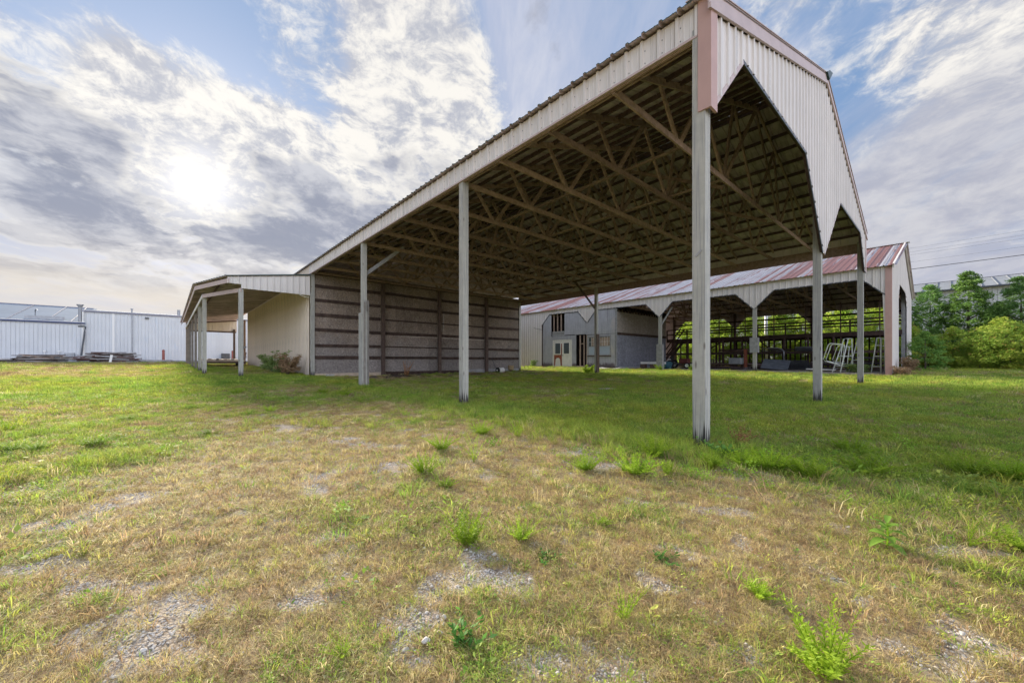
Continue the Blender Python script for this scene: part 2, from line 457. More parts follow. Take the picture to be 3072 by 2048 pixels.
# ------------------------------------------------------------------ geometry helpers
ANG = R(41.594)
SA, CA = math.sin(ANG), math.cos(ANG)
CU, CV = -7.836 * 0.305, -19.938 * 0.305


def W2(v, u):
    """frame of the sheds (v along the gables, u along the eaves) to ground coordinates"""
    du, dv = u - CU, v - CV
    return (-SA * du + CA * dv, CA * du + SA * dv)


def F2(x, y):
    return (CA * x + SA * y + CV, -SA * x + CA * y + CU)


def tag(o, label=None, cat=None, group=None, kind=None):
    if label:
        o['label'] = label
    if cat:
        o['category'] = cat
    if group:
        o['group'] = group
    if kind:
        o['kind'] = kind
    return o


def empty(name, label=None, cat=None, group=None, v=0.0, u=0.0, z=0.0, parent=None):
    """an Empty at a thing's base, turned to the frame of the sheds"""
    o = bpy.data.objects.new(name, None)
    COL.objects.link(o)
    o.empty_display_size = 0.3
    if parent:
        o.parent = parent
    else:
        x, y = W2(v, u)
        o.matrix_world = Matrix.Translation((x, y, z)) @ Matrix.Rotation(ANG, 4, 'Z')
        o.location = (x, y, z)
        o.rotation_euler = (0, 0, ANG)
    return tag(o, label, cat, group)


class MB:
    def __init__(self):
        self.v, self.f, self.m = [], [], []

    def add(self, verts, faces, mi=0):
        k = len(self.v)
        self.v.extend([tuple(p) for p in verts])
        for f in faces:
            self.f.append(tuple(i + k for i in f))
            self.m.append(mi)
        return self

    def box(self, x0, x1, y0, y1, z0, z1, mi=0):
        v = [(x0, y0, z0), (x1, y0, z0), (x1, y1, z0), (x0, y1, z0), (x0, y0, z1), (x1, y0, z1), (x1, y1, z1), (x0, y1, z1)]
        return self.add(v, [(0, 3, 2, 1), (4, 5, 6, 7), (0, 1, 5, 4), (1, 2, 6, 5), (2, 3, 7, 6), (3, 0, 4, 7)], mi)

    def beam(self, p, q, w, h, mi=0, up=(0, 0, 1)):
        p, q = Vector(p), Vector(q)
        d = (q - p).normalized()
        s = d.cross(Vector(up))
        if s.length < 1e-4:
            s = d.cross(Vector((1, 0, 0)))
        s = s.normalized() * (w / 2)
        t = s.cross(d).normalized() * (h / 2)
        v = []
        for c in (p, q):
            v += [c - s - t, c + s - t, c + s + t, c - s + t]
        return self.add(v, [(0, 1, 2, 3), (4, 7, 6, 5), (0, 4, 5, 1), (1, 5, 6, 2), (2, 6, 7, 3), (3, 7, 4, 0)], mi)

    def tube(self, pts, r, n=6, mi=0, cap=True):
        pts = [Vector(p) for p in pts]
        rr = r if isinstance(r, (list, tuple)) else [r] * len(pts)
        rings = []
        for i, p in enumerate(pts):
            d = (pts[min(i + 1, len(pts) - 1)] - pts[max(i - 1, 0)]).normalized()
            a = d.cross(Vector((0, 0, 1)))
            if a.length < 1e-3:
                a = d.cross(Vector((1, 0, 0)))
            a.normalize()
            b = d.cross(a)
            rings.append([p + (a * math.cos(2 * math.pi * k / n) + b * math.sin(2 * math.pi * k / n)) * rr[i] for k in range(n)])
        vs = [p for ring in rings for p in ring]
        fs = []
        for i in range(len(pts) - 1):
            for k in range(n):
                k2 = (k + 1) % n
                fs.append((i * n + k, i * n + k2, (i + 1) * n + k2, (i + 1) * n + k))
        if cap:
            fs.append(tuple(range(n - 1, -1, -1)))
            fs.append(tuple((len(pts) - 1) * n + k for k in range(n)))
        return self.add(vs, fs, mi)

    def mesh(self, name, mats, smooth=False):
        me = bpy.data.meshes.new(name)
        me.from_pydata(self.v, [], self.f)
        if not isinstance(mats, (list, tuple)):
            mats = [mats]
        for m in mats:
            me.materials.append(MATS[m])
        me.polygons.foreach_set('material_index', self.m)
        if smooth:
            me.polygons.foreach_set('use_smooth', [True] * len(me.polygons))
        me.update()
        return me

    def build(self, name, mats, parent=None, smooth=False, loc=None, bevel=0.0):
        me = self.mesh(name, mats, smooth)
        if bevel:
            bm = bmesh.new()
            bm.from_mesh(me)
            bmesh.ops.bevel(bm, geom=bm.edges[:], offset=bevel, segments=1, affect='EDGES')
            bm.to_mesh(me)
            bm.free()
        return put(name, me, parent, loc)


def put(name, me, parent=None, loc=None, rot=None, scale=None):
    o = bpy.data.objects.new(name, me)
    COL.objects.link(o)
    if parent:
        o.parent = parent
    if loc is not None:
        o.location = loc
    if rot is not None:
        o.rotation_euler = rot
    if scale is not None:
        o.scale = scale
    return o


def rib_profile(width, pitch=0.305, h=0.036, minor=True):
    pts = []
    n = int(round(width / pitch))
    for k in range(n):
        c = (k + 0.5) * pitch
        pts += [(c - 0.034, 0), (c - 0.022, h), (c + 0.022, h), (c + 0.034, 0), (c + 0.036, -0.02), (c + 0.046, -0.02), (c + 0.048, 0)]
        if minor:
            for m in (c + pitch / 3, c + 2 * pitch / 3):
                if m + 0.02 < width:
                    pts += [(m - 0.014, 0), (m, h * 0.28), (m + 0.014, 0)]
    pts = [p for p in pts if 0.001 < p[0] < width - 0.001]
    return [(0.0, 0.0)] + sorted(pts) + [(width, 0.0)]


def siding_mb(s0, s1, bot, top, mapf, breaks=(), origin=0.0, pitch=0.305, h=0.036, minor=True, back=True):
    """one upright sheet of ribbed cladding between s0 and s1; bot and top give its lower and upper edge"""
    prof = [(s + origin, n) for s, n in rib_profile(s1 - origin + 1.0, pitch, h, minor)]
    pts = [(s, n) for s, n in prof if s0 < s < s1]

    def nat(s):
        for (a, na), (b, nb) in zip(prof[:-1], prof[1:]):
            if a <= s <= b:
                return na + (nb - na) * (s - a) / max(1e-6, b - a)
        return 0.0
    for s in [s0, s1] + [b for b in breaks if s0 < b < s1]:
        pts.append((s, nat(s)))
    pts = sorted(set(pts))
    mb = MB()
    vs, fs = [], []
    for s, n in pts:
        b, t = bot(s), top(s)
        vs += [mapf(s, n, b), mapf(s, n, t)]
    for i in range(len(pts) - 1):
        if top(pts[i][0]) - bot(pts[i][0]) < 0.005 and top(pts[i + 1][0]) - bot(pts[i + 1][0]) < 0.005:
            continue
        a = 2 * i
        fs.append((a, a + 2, a + 3, a + 1))
    mb.add(vs, fs)
    return mb


def pw(*pts):
    """piecewise linear function through the points"""
    xs = [p[0] for p in pts]
    ys = [p[1] for p in pts]
    return lambda s: float(np.interp(s, xs, ys))


def roof_sheet_mb(width, eave, ridge, nrm, thick=0.012, pitch=0.305, h=0.03, minor=True, rows=1):
    """one ribbed roof sheet from eave to ridge (points in x, z at y=0), two skins"""
    prof = rib_profile(width, pitch, h, minor)
    mb = MB()
    e, r, nv = Vector(eave), Vector(ridge), Vector(nrm).normalized()
    for skin, mi in ((0.0, 0), (-thick, 1)):
        vs, fs = [], []
        for s, n in prof:
            for k in range(rows + 1):
                vs.append(e + (r - e) * (k / rows) + Vector((0, s, 0)) + nv * (n + skin))
        R1 = rows + 1
        for i in range(len(prof) - 1):
            for k in range(rows):
                a = i * R1 + k
                f = (a, a + 1, a + R1 + 1, a + R1)
                fs.append(f if mi == 0 else f[::-1])
        mb.add(vs, fs, mi)
    # eave edge
    np_ = len(prof)
    R1 = rows + 1
    fs = []
    off = np_ * R1
    for i in range(np_ - 1):
        fs.append((i * R1, (i + 1) * R1, (i + 1) * R1 + off, i * R1 + off))
    k0 = len(mb.v) - 2 * off
    for f in fs:
        mb.f.append(tuple(q + k0 for q in f))
        mb.m.append(0)
    return mb


# ------------------------------------------------------------------ ground
GP = []  # known ground heights: (x, y, z)
for v, u, z in ((0, 0, 0), (0.1, 6.53, .13), (0.1, 13.98, .27), (0.2, 21.65, .42), (8, 21.65, .45), (16.5, 21.65, .55), (7.7, .1, .14), (15.9, .1, .27),
                (15.87, 13.8, .42), (-3.3, 21.65, .52), (-4.5, 25.5, .56), (-4.5, 29.7, .64), (-4.5, 34.9, .70), (-4.5, 40, .80), (-4.5, 50, 1.0),
                (20.4, -.5, .66), (20.4, 5.4, .70), (20.4, 11.5, .70), (20.4, 20, .82), (20.4, 30, .85), (28, 5, .70), (35, 5, .72), (35, 20, .85), (28, 0, .66),
                (-25, 62, 1.42), (-13, 62.5, 1.42), (-5, 62.5, 1.42), (5, 62.5, 1.42), (-13, 57, 1.12), (-5, 57, 1.15), (37, -3, .66), (45, -5, .70), (60, -10, .9),
                (60, 40, 1.3), (17.8, 10, .56), (18, 2, .45)):
    x, y = W2(v, u)
    GP.append((x, y, z))
for x, y, z in ((0, 0, -.16), (5, 0, -.16), (-5, 0, -.16), (0, 3, -.08), (4, 4, -.04), (-4, 4, -.05), (-9, 8, .05), (9, 5, 0.0), (-16, 14, .2), (0, -15, -.5), (-30, -20, -.4),
                (30, -20, -.2), (-28, 26, .62), (-40, 34, 1.05), (-60, 20, 1.2), (60, 0, .7)):
    GP.append((x, y, z))
GP = np.array(GP)


def _tps(r2):
    return 0.5 * r2 * np.log(np.maximum(r2, 1e-9))


_n = len(GP)
_S = 20.0
_P = GP[:, :2] / _S
_K = _tps(((_P[:, None, :] - _P[None, :, :]) ** 2).sum(-1)) + 0.012 * np.eye(_n)
_A = np.zeros((_n + 3, _n + 3))
_A[:_n, :_n] = _K
_A[:_n, _n] = 1
_A[:_n, _n + 1:] = _P
_A[_n, :_n] = 1
_A[_n + 1:, :_n] = _P.T
_W = np.linalg.solve(_A, np.concatenate([GP[:, 2], np.zeros(3)]))


def ground_np(x, y):
    x, y = np.asarray(x, float), np.asarray(y, float)
    q = np.stack([x, y], -1) / _S
    z = np.zeros(x.shape)
    for i in range(_n):
        z += _W[i] * _tps(((q - _P[i]) ** 2).sum(-1))
    z += _W[_n] + q @ _W[_n + 1:]
    r = np.hypot(x, y)
    k = np.clip((r - 55) / 45, 0, 1)
    k = k * k * (3 - 2 * k)
    return z * (1 - k) + 1.35 * k


def ground(x, y):
    return float(ground_np(np.array([x]), np.array([y]))[0])


def gz(v, u):
    return ground(*W2(v, u))


def _hash(ix, iy, seed):
    h = (ix * 374761393 + iy * 668265263 + seed * 974634777) & 0x7FFFFFFF
    h = ((h ^ (h >> 13)) * 1274126177) & 0x7FFFFFFF
    return ((h ^ (h >> 16)) & 0xFFFF) / 65535.0


def vnoise(x, y, seed=0):
    xi, yi = np.floor(x).astype(np.int64), np.floor(y).astype(np.int64)
    fx, fy = x - xi, y - yi
    fx, fy = fx * fx * (3 - 2 * fx), fy * fy * (3 - 2 * fy)
    a, b = _hash(xi, yi, seed), _hash(xi + 1, yi, seed)
    c, d = _hash(xi, yi + 1, seed), _hash(xi + 1, yi + 1, seed)
    return (a * (1 - fx) + b * fx) * (1 - fy) + (c * (1 - fx) + d * fx) * fy


def fbm(x, y, seed=0, oct=4):
    s, a, t = 0, 0.5, 0
    for i in range(oct):
        s = s + a * vnoise(x * 2 ** i + 17.3 * i, y * 2 ** i - 9.1 * i, seed + i)
        t += a
        a *= 0.55
    return s / t


GRAVEL = np.array([(-2.64, 2.49, 0.25, 0.12), (-1.86, 2.69, 0.25, 0.20), (-1.79, 2.26, 0.25, 0.13), (-1.87, 1.97, 0.28, 0.12), (-4.12, 3.29, 0.35, 0.20),
                   (-2.21, 4.51, 0.20, 0.30), (-2.64, 6.43, 0.32, 0.22), (2.71, 4.70, 0.50, 0.36), (0.92, 5.67, 0.48, 0.22), (2.57, 6.19, 0.35, 0.25),
                   (-4.29, 7.40, 0.45, 0.40), (0.19, 1.84, 0.22, 0.08), (-0.59, 1.91, 0.28, 0.11), (-1.64, 4.93, 0.30, 0.22), (1.39, 2.93, 0.28, 0.13),
                   (-0.26, 2.44, 0.30, 0.10), (-2.38, 1.97, 0.30, 0.12), (-6.50, 8.33, 0.56, 0.42), (-0.15, 2.83, 0.20, 0.08), (1.10, 1.91, 0.18, 0.07),
                   (3.26, 2.86, 0.24, 0.09), (-0.48, 2.16, 0.24, 0.10), (-3.91, 3.97, 0.33, 0.14), (2.09, 3.55, 0.22, 0.08), (-3.88, 3.70, 0.28, 0.12),
                   (0.45, 1.79, 0.22, 0.06), (-1.2, 2.3, 0.2, 0.1), (-3.2, 2.6, 0.3, 0.12), (-3.1, 2.1, 0.3, 0.1), (-1.05, 8.9, .5, .3), (-0.3, 10.4, .3, .2)])


def masks(x, y):
    """greenness and bareness of the field at each point, both 0..1"""
    v, u = CA * x + SA * y + CV, -SA * x + CA * y + CU
    r = np.hypot(x, y)
    n1 = fbm(x * 0.32, y * 0.32, 3)
    n2 = fbm(x * 1.1 + 4, y * 1.1, 9)
    n3 = fbm(x * 3.3, y * 3.3, 21)
    g = 0.31 + 1.1 * (n1 - 0.5) + 1.0 * (n2 - 0.5) + 0.5 * (n3 - 0.5)
    sm = lambda a, lo, hi: np.clip((a - lo) / (hi - lo), 0, 1) ** 2 * (3 - 2 * np.clip((a - lo) / (hi - lo), 0, 1))
    # greener under the roof and along its drip line, and to the right of the near post
    under = sm(v, -1.4, 0.4) * (1 - sm(v, 19.0, 19.8)) * sm(u, -5.5, -1.0) * (1 - sm(u, 15.5, 20.5))
    g += 0.36 * under
    drip = np.exp(-((v + 0.35) / 0.8) ** 2) * sm(u, -1.0, 1.0) * (1 - sm(u, 40, 46))
    g += 0.42 * drip
    g += 0.28 * sm(x, 1.6, 6.5) * sm(y, 2.6, 4.4) * (1 - sm(y, 30, 40))
    strip = np.exp(-((v - 17.6) / 1.7) ** 2) * sm(u, -8, -3)
    g += 0.30 * strip
    front = sm(u, 14, 18.5) * (1 - sm(u, 22.0, 24.5)) * (1 - sm(v, -0.4, 1.2)) * sm(v, -13, -5)
    g += 0.70 * front
    left = sm(y, 8.5, 11.5) * sm(-x, 8, 11) * (1 - sm(y, 17, 21))
    g += 0.34 * left
    far = sm(y, 22, 27) * sm(-x, 12, 16)
    g -= 0.10 * far
    lt = np.exp(-((v + 4.3) / 1.8) ** 2) * sm(u, 22, 25) * (1 - sm(u, 50, 56))
    g += 0.45 * lt
    g -= 0.13 * (1 - sm(r, 5.5, 9.0)) * (1 - sm(x, 2.0, 6.0)) + 0.06 * (1 - sm(r, 2.6, 4.6))
    # bare ground
    b = 0.0 * x
    for gx, gy, ax, ay in GRAVEL:
        dx, dy = (x - gx), (y - gy)
        q = np.sqrt((dx / (ax * 1.25)) ** 2 + (dy / (ay * 1.25)) ** 2)
        b = np.maximum(b, 0.80 - 0.55 * q)
    b = b + 1.5 * (n3 - 0.5) + 1.4 * (fbm(x * 7, y * 7, 33, 3) - 0.5)
    nb = fbm(x * 0.8 + 11, y * 1.6, 41)
    b2 = (nb - 0.60) * 2.4 + 2.0 * (n3 - 0.5) + 1.0 * (fbm(x * 7, y * 7, 34, 3) - 0.5) - 0.35 * g + 0.32 * sm(-x, -0.8, 1.2) * (1 - sm(y, 2.4, 4.2))
    b = np.maximum(b, b2)
    b *= (1 - 0.85 * under) * (1 - drip)
    b = np.maximum(b, 0.75 * np.exp(-((v - 20.1) / 0.42) ** 2) * sm(u, -1.2, 0.0) * (1 - sm(u, 15, 16.5)) + 0.5 * (n3 - 0.5))
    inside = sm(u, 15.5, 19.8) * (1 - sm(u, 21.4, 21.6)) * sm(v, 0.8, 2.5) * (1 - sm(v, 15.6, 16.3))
    yard = sm(u, 56.8, 57.8) * sm(-x, 5, 9)
    return np.clip(g, 0, 1), np.clip(b, 0, 1), inside, yard


def build_ground():
    # rings around the camera, finest where the picture is closest
    rad = [0.0] + list(np.geomspace(0.45, 14, 250)) + list(np.geomspace(14.3, 130, 150)) + list(np.geomspace(140, 1500, 18))
    th_f = np.linspace(-58, 58, 560)
    th_b = np.linspace(62, 298, 50)
    th = np.radians(np.concatenate([th_f, th_b]))
    nr, nt = len(rad), len(th)
    rr, tt = np.meshgrid(np.array(rad), th, indexing='ij')
    X, Y = rr * np.sin(tt), rr * np.cos(tt)
    Z = ground_np(X, Y)
    bump = (fbm(X * 2.2, Y * 2.2, 5) - 0.5) * 0.035 + (fbm(X * 9, Y * 9, 6, 3) - 0.5) * 0.02
    Z = Z + bump * np.clip((22 - rr) / 8, 0, 1)
    v, u = CA * X + SA * Y + CV, -SA * X + CA * Y + CU
    # keep the floor of the shed above the ground
    ins = np.clip(np.minimum(np.minimum(v - 20.7, 35.2 - v), np.minimum(u + 0.3, 31 - u)) / 0.6, 0, 1)
    Z = Z - 0.35 * ins
    g, b, ins2, yard = masks(X, Y)
    verts = np.stack([X, Y, Z], -1).reshape(-1, 3)
    i = np.arange(nr - 1)[:, None]
    j = np.arange(nt)[None, :]
    j2 = (j + 1) % nt
    faces = np.stack([i * nt + j, i * nt + j2, (i + 1) * nt + j2, (i + 1) * nt + j], -1).reshape(-1, 4)
    me = bpy.data.meshes.new('ground')
    me.vertices.add(len(verts))
    me.vertices.foreach_set('co', verts.ravel())
    me.loops.add(len(faces) * 4)
    me.polygons.add(len(faces))
    me.polygons.foreach_set('loop_start', np.arange(len(faces)) * 4)
    me.polygons.foreach_set('vertices', faces.ravel())
    me.polygons.foreach_set('use_smooth', np.ones(len(faces), bool))
    me.update(calc_edges=True)
    at = me.color_attributes.new('cover', 'FLOAT_COLOR', 'POINT')
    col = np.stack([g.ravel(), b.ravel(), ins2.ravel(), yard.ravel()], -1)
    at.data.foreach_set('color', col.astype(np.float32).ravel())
    m = bpy.data.materials.new('field')
    m.use_nodes = True
    s = NT(m.node_tree)
    out = s.n('ShaderNodeOutputMaterial')
    a = s.n('ShaderNodeAttribute', attribute_name='cover')
    sp = s.n('ShaderNodeSeparateColor', {0: a.outputs['Color']})
    co = s.n('ShaderNodeTexCoord').outputs['Object']
    n1 = s.noise(co, 14, 6, 0.7)
    n2 = s.noise(co, 60, 5, 0.7)
    n3 = s.noise(co, 2.2, 5, 0.6)
    nn = s.math('ADD', s.math('MULTIPLY', n1, 0.5), s.math('MULTIPLY', n2, 0.5))
    dry = s.ramp(nn, [(0.30, (0.19, 0.135, 0.08)), (0.45, (0.32, 0.24, 0.14)), (0.58, (0.45, 0.36, 0.21)), (0.72, (0.50, 0.43, 0.28))])
    grn = s.ramp(nn, [(0.30, (0.045, 0.065, 0.018)), (0.47, (0.11, 0.16, 0.035)), (0.60, (0.18, 0.235, 0.05)), (0.74, (0.27, 0.30, 0.08))])
    c = s.mix(s.math('ADD', sp.outputs[0], s.math('MULTIPLY', s.math('SUBTRACT', n3, 0.5), 0.5)), dry, grn)
    st = s.n('ShaderNodeTexVoronoi', {'Vector': s.n('ShaderNodeMapping', {'Vector': co, 'Scale': (62, 62, 62)}).outputs[0], 'Scale': 1.0})
    cell = s.n('ShaderNodeSeparateColor', {0: st.outputs['Color']}).outputs[0]
    gr = s.mix(cell, (0.34, 0.30, 0.26), (0.60, 0.56, 0.51))
    gr = s.mix(s.mapr(st.outputs['Distance'], 0.36, 0.62), gr, (0.20, 0.16, 0.12))
    gr = s.mix(s.mapr(n1, 0.38, 0.66, 0.85, 0.0), gr, (0.47, 0.385, 0.29))
    c = s.mix(s.mapr(s.math('ADD', sp.outputs[1], s.math('MULTIPLY', s.math('SUBTRACT', n1, 0.5), 0.9)), 0.30, 0.62), c, gr)
    dirt = s.mix(n1, (0.10, 0.08, 0.065), (0.27, 0.22, 0.18))
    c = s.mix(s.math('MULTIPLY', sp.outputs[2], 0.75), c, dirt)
    c = s.mix(a.outputs['Alpha'], c, s.mix(n1, (0.26, 0.25, 0.25), (0.44, 0.42, 0.41)))
    h = s.math('ADD', s.math('MULTIPLY', n1, 0.6), s.math('MULTIPLY', n2, 0.5))
    h = s.math('SUBTRACT', h, s.math('MULTIPLY', s.math('MULTIPLY', st.outputs['Distance'], 0.6), sp.outputs[1]))
    bn = s.n('ShaderNodeBump', {'Height': h, 'Strength': 0.9, 'Distance': 0.03})
    b_ = s.n('ShaderNodeBsdfPrincipled', {'Base Color': c, 'Roughness': 0.95, 'Specular IOR Level': 0.1, 'Normal': bn.outputs[0]})
    s.t.links.new(b_.outputs[0], out.inputs[0])
    me.materials.append(m)
    o = put('ground', me)
    tag(o, 'dry patchy field of short grass and gravel', kind='structure')


build_ground()


# ------------------------------------------------------------------ the big open barn
class Thing:
    """a thing whose parts are modelled in the frame of the sheds"""

    def __init__(self, name, label, cat, v, u, z=0.0, group=None):
        self.e = empty(name, label, cat, group, v, u, z)
        self.off = Vector((-v, -u, -z))

    def part(self, mb, name, mats, d=(0, 0, 0), under=None, smooth=False, bevel=0.0):
        me = mb.mesh(name, mats, smooth) if isinstance(mb, MB) else mb
        if bevel:
            bm = bmesh.new()
            bm.from_mesh(me)
            bmesh.ops.bevel(bm, geom=bm.edges[:], offset=bevel, segments=1, affect='EDGES')
            bm.to_mesh(me)
            bm.free()
        if under is None:
            return put(name, me, self.e, self.off + Vector(d))
        # sub-part: same frame as its part
        return put(name, me, under, Vector(d))

    def post(self, v, u, z0, z1, w=0.19, mat='post_wood', name='post', lean=(0, 0)):
        """an upright squared post, split and worn, modelled from its foot"""
        mb = MB()
        n = 7
        h = z1 - z0
        vs = []
        hw = w / 2
        ring = [(-hw, -hw), (-hw * .3, -hw * 1.0), (hw, -hw), (hw, hw * .2), (hw, hw), (0.1 * hw, hw), (-hw, hw), (-hw, 0.2 * hw)]
        k = len(ring)
        for i in range(n + 1):
            t = i / n
            for j, (a, b) in enumerate(ring):
                q = 1 + random.uniform(-0.025, 0.02) - (0.06 * random.random() if i == 0 else 0)
                vs.append((a * q + lean[0] * t, b * q + lean[1] * t, h * t))
        fs = [(i * k + j, i * k + (j + 1) % k, (i + 1) * k + (j + 1) % k, (i + 1) * k + j) for i in range(n) for j in range(k)]
        fs.append(tuple(n * k + j for j in range(k)))
        mb.add(vs, fs)
        return self.part(mb, name, mat, (v, u, z0))


SL = 0.339
EAVE = 6.84
RIDGE_V = 8.15


def roofz(v):
    return EAVE + SL * (v if v <= RIDGE_V else 2 * RIDGE_V - v)


def build_truss(T, us, w, bot, h_bc, slope_z, bnodes, tnodes, webs, mats=('truss_wood',)):
    """roof trusses alike: bottom chord, two top chords, webs as sub-parts; one set of meshes, copied"""
    mid = w / 2
    meshes = []
    meshes.append(('bottom_chord', MB().beam((0.06, 0, bot + h_bc / 2), (w - 0.06, 0, bot + h_bc / 2), 0.045, h_bc)))
    tz = lambda v: slope_z(v) - 0.145
    meshes.append(('top_chord', MB().beam((0.02, 0, tz(0.02)), (mid, 0, tz(mid)), 0.045, 0.14)))
    meshes.append(('top_chord', MB().beam((w - 0.02, 0, tz(0.02)), (mid, 0, tz(mid)), 0.045, 0.14)))
    for b, t in webs:
        meshes.append(('web', MB().beam((bnodes[b], 0.046, bot + 0.06), (tnodes[t], 0.046, tz(min(tnodes[t], w - tnodes[t])) - 0.02), 0.045, 0.125)))
    done = [(n, mb.mesh(n, list(mats))) for n, mb in meshes]
    for u in us:
        e = bpy.data.objects.new('roof_truss', None)
        COL.objects.link(e)
        e.parent = T.e
        e.location = T.off + Vector((0, u, 0))
        for n, me in done:
            put(n, me, e)


def build_barn():
    T = Thing('open_barn', 'large open-sided metal barn with cream fascia and grey posts, nearest building', 'barn', 0, 0)
    W = 2 * RIDGE_V
    # posts
    for v, u, lean in ((0.07, 0.145, (0, 0)), (0.1, 6.6, (0, 0)), (0.1, 13.98, (0, 0)), (0.1, 21.72, (0, 0)), (7.95, 0.13, (0, 0)),
                       (16.12, 0.13, (0, 0)), (16.15, 6.7, (0, 0)), (16.15, 13.85, (0, 0)), (16.15, 21.72, (0, 0))):
        g = gz(v, u)
        T.post(v, u, g - 0.04, 6.42, 0.19, lean=lean)
    g = gz(.1, 13.98)
    T.part(MB().box(-.065, -.002, 13.84, 14.12, g - .02, 3.35), 'splice_board', 'post_wood')
    for k in range(4):
        T.part(MB().box(-.04 + .075 * k, .03 + .075 * k, 13.81 - .012 * (k % 2), 13.876, g - .02, 3.92 - (.0, .12, .5, .05)[k]), 'splice_board', 'old_and_shaded_wood' if k % 2 else 'post_wood')
    T.part(MB().box(16.02, 16.30, 13.70, 13.75, gz(16, 13.8), 3.2), 'splice_board', 'dark_post_wood')
    for v in (4.18, 8.3, 12.5):
        T.part(MB().box(v - .1, v + .1, 21.42, 21.60, gz(v, 21.5) - .05, 6.35), 'wall_post', 'dark_post_wood')
    # knee braces
    T.part(MB().beam((.12, 14.07, 4.95), (1.95, 14.07, 6.5), .045, .14), 'knee_brace', 'grey_board')
    T.part(MB().beam((16.1, 13.94, 5.0), (13.9, 13.94, 6.6), .045, .14), 'knee_brace', 'dark_post_wood')
    # long fascia, sheet by sheet (three ribs each)
    top = EAVE - 0.06
    fb = siding_mb(0, 0.915, lambda s: 6.31, lambda s: top, lambda s, n, z: (-n, s, z))
    for s_ in (.10, .405, .71):          # screw heads beside each rib
        for z_ in (6.39, 6.60):
            fb.box(-.006, .001, s_ - .007, s_ + .007, z_ - .007, z_ + .007, 1)
    me = fb.mesh('fascia_panel', ['cream_siding', 'dark_metal'])
    for k in range(24):
        T.part(me, 'fascia_panel', None, (-0.004 * (k % 2), 0.03 + 0.915 * k, 0))
    me = siding_mb(0, 0.915, lambda s: 0.44, lambda s: top, lambda s, n, z: (-n, s, z)).mesh('wall_panel', 'cream_siding_dirty')
    for k in range(24, 49):
        T.part(me, 'wall_panel', None, (-0.004 * (k % 2), 0.03 + 0.915 * k, 0))
    me = siding_mb(0, 0.915, lambda s: 6.0, lambda s: top, lambda s, n, z: (n, s, z)).mesh('fascia_panel', 'cream_siding')
    for k in range(24):
        T.part(me, 'fascia_panel', None, (W + 0.004 * (k % 2), 0.03 + 0.915 * k, 0))
    T.part(MB().box(-.034, .02, .16, 21.9, 6.285, 6.325), 'drip_trim', 'faded_trim')
    T.part(MB().box(.03, .07, .25, 21.8, 6.27, 6.46), 'eave_header', 'truss_wood')
    T.part(MB().box(.14, .18, .25, 21.8, 6.30, 6.46), 'eave_header', 'truss_wood')
    T.part(MB().box(W - .09, W - .04, .25, 21.8, 5.98, 6.40), 'eave_header', 'truss_wood')
    # gable cladding with the two chamfered openings
    lo = pw((0.19, 5.27), (1.42, 6.55), (5.85, 6.55), (7.86, 4.42), (8.06, 4.42), (10.46, 6.54), (14.85, 6.53), (16.05, 5.12), (16.32, 5.12))
    br = (1.42, 5.85, 7.86, 8.06, 10.46, 14.85, 16.05, RIDGE_V)
    hi = lambda s: roofz(s) - 0.285
    s0 = 0.19
    k = 0
    while s0 < W - .01:
        s1 = min(0.23 + 0.915 * (k + 1), W)
        T.part(siding_mb(s0, s1, lo, hi, lambda s, n, z: (s, -n - .004 * (k % 2), z), br, origin=0.23), 'gable_panel', 'cream_siding')
        s0 = s1
        k += 1
    # framing behind the cladding edges and the light trim along them
    pts = [(0.19, 5.27), (1.42, 6.55), (5.85, 6.55), (7.86, 4.42)]
    pts2 = [(8.06, 4.42), (10.46, 6.54), (14.85, 6.53), (16.05, 5.12)]
    for q in (pts, pts2):
        for i, (a, b) in enumerate(zip(q[:-1], q[1:])):
            T.part(MB().beam((a[0], -.006, a[1] - .005), (b[0], -.006, b[1] - .005), .07, .022, up=(0, 1, 0)), 'opening_trim',
                   'faded_trim' if i == 0 else 'dark_metal')
            nx = Vector((b[0] - a[0], 0, b[1] - a[1])).normalized()
            up = Vector((-nx.z, 0, nx.x)) * .06
            T.part(MB().beam(Vector((a[0], .034, a[1])) + up, Vector((b[0], .034, b[1])) + up, .12, .055, up=(0, 1, 0)), 'opening_frame', 'purlin_wood')
    T.part(MB().box(16.05, 16.33, -.032, -.004, 5.11, 5.135), 'opening_trim', 'dark_metal')
    # corner trims
    T.part(MB().box(-.045, -.004, -.045, .15, 5.12, EAVE - .01).box(-.004, .19, -.045, -.004, 5.12, EAVE - .01), 'corner_trim', 'pink_trim')
    T.part(MB().box(W - .10, W + .035, -.042, -.004, 5.12, EAVE - .05).box(W + .004, W + .035, -.004, .12, 5.12, EAVE - .05), 'corner_trim', 'faded_trim')
    # rake trims: a broad upper face and a stepped-out lower hem
    for sgn in (0, 1):
        f = (lambda v: v) if sgn == 0 else (lambda v: 2 * RIDGE_V - v)
        a, b = -.13, RIDGE_V
        mb = MB()
        for (y0, y1, d0, d1) in ((-.050, -.030, .03, -.19), (-.072, -.030, -.19, -.275), (-.066, .30, .052, .034)):
            q = []
            for v in (a, b):
                z = roofz(v)
                q += [(f(v), y0, z + d1), (f(v), y1, z + d1), (f(v), y1, z + d0), (f(v), y0, z + d0)]
            mb.add(q, [(0, 1, 2, 3), (4, 7, 6, 5), (0, 4, 5, 1), (1, 5, 6, 2), (2, 6, 7, 3), (3, 7, 4, 0)])
        T.part(mb, 'rake_trim', 'faded_trim')
    # lifted end of the ridge cap
    zr = roofz(RIDGE_V)
    mb = MB()
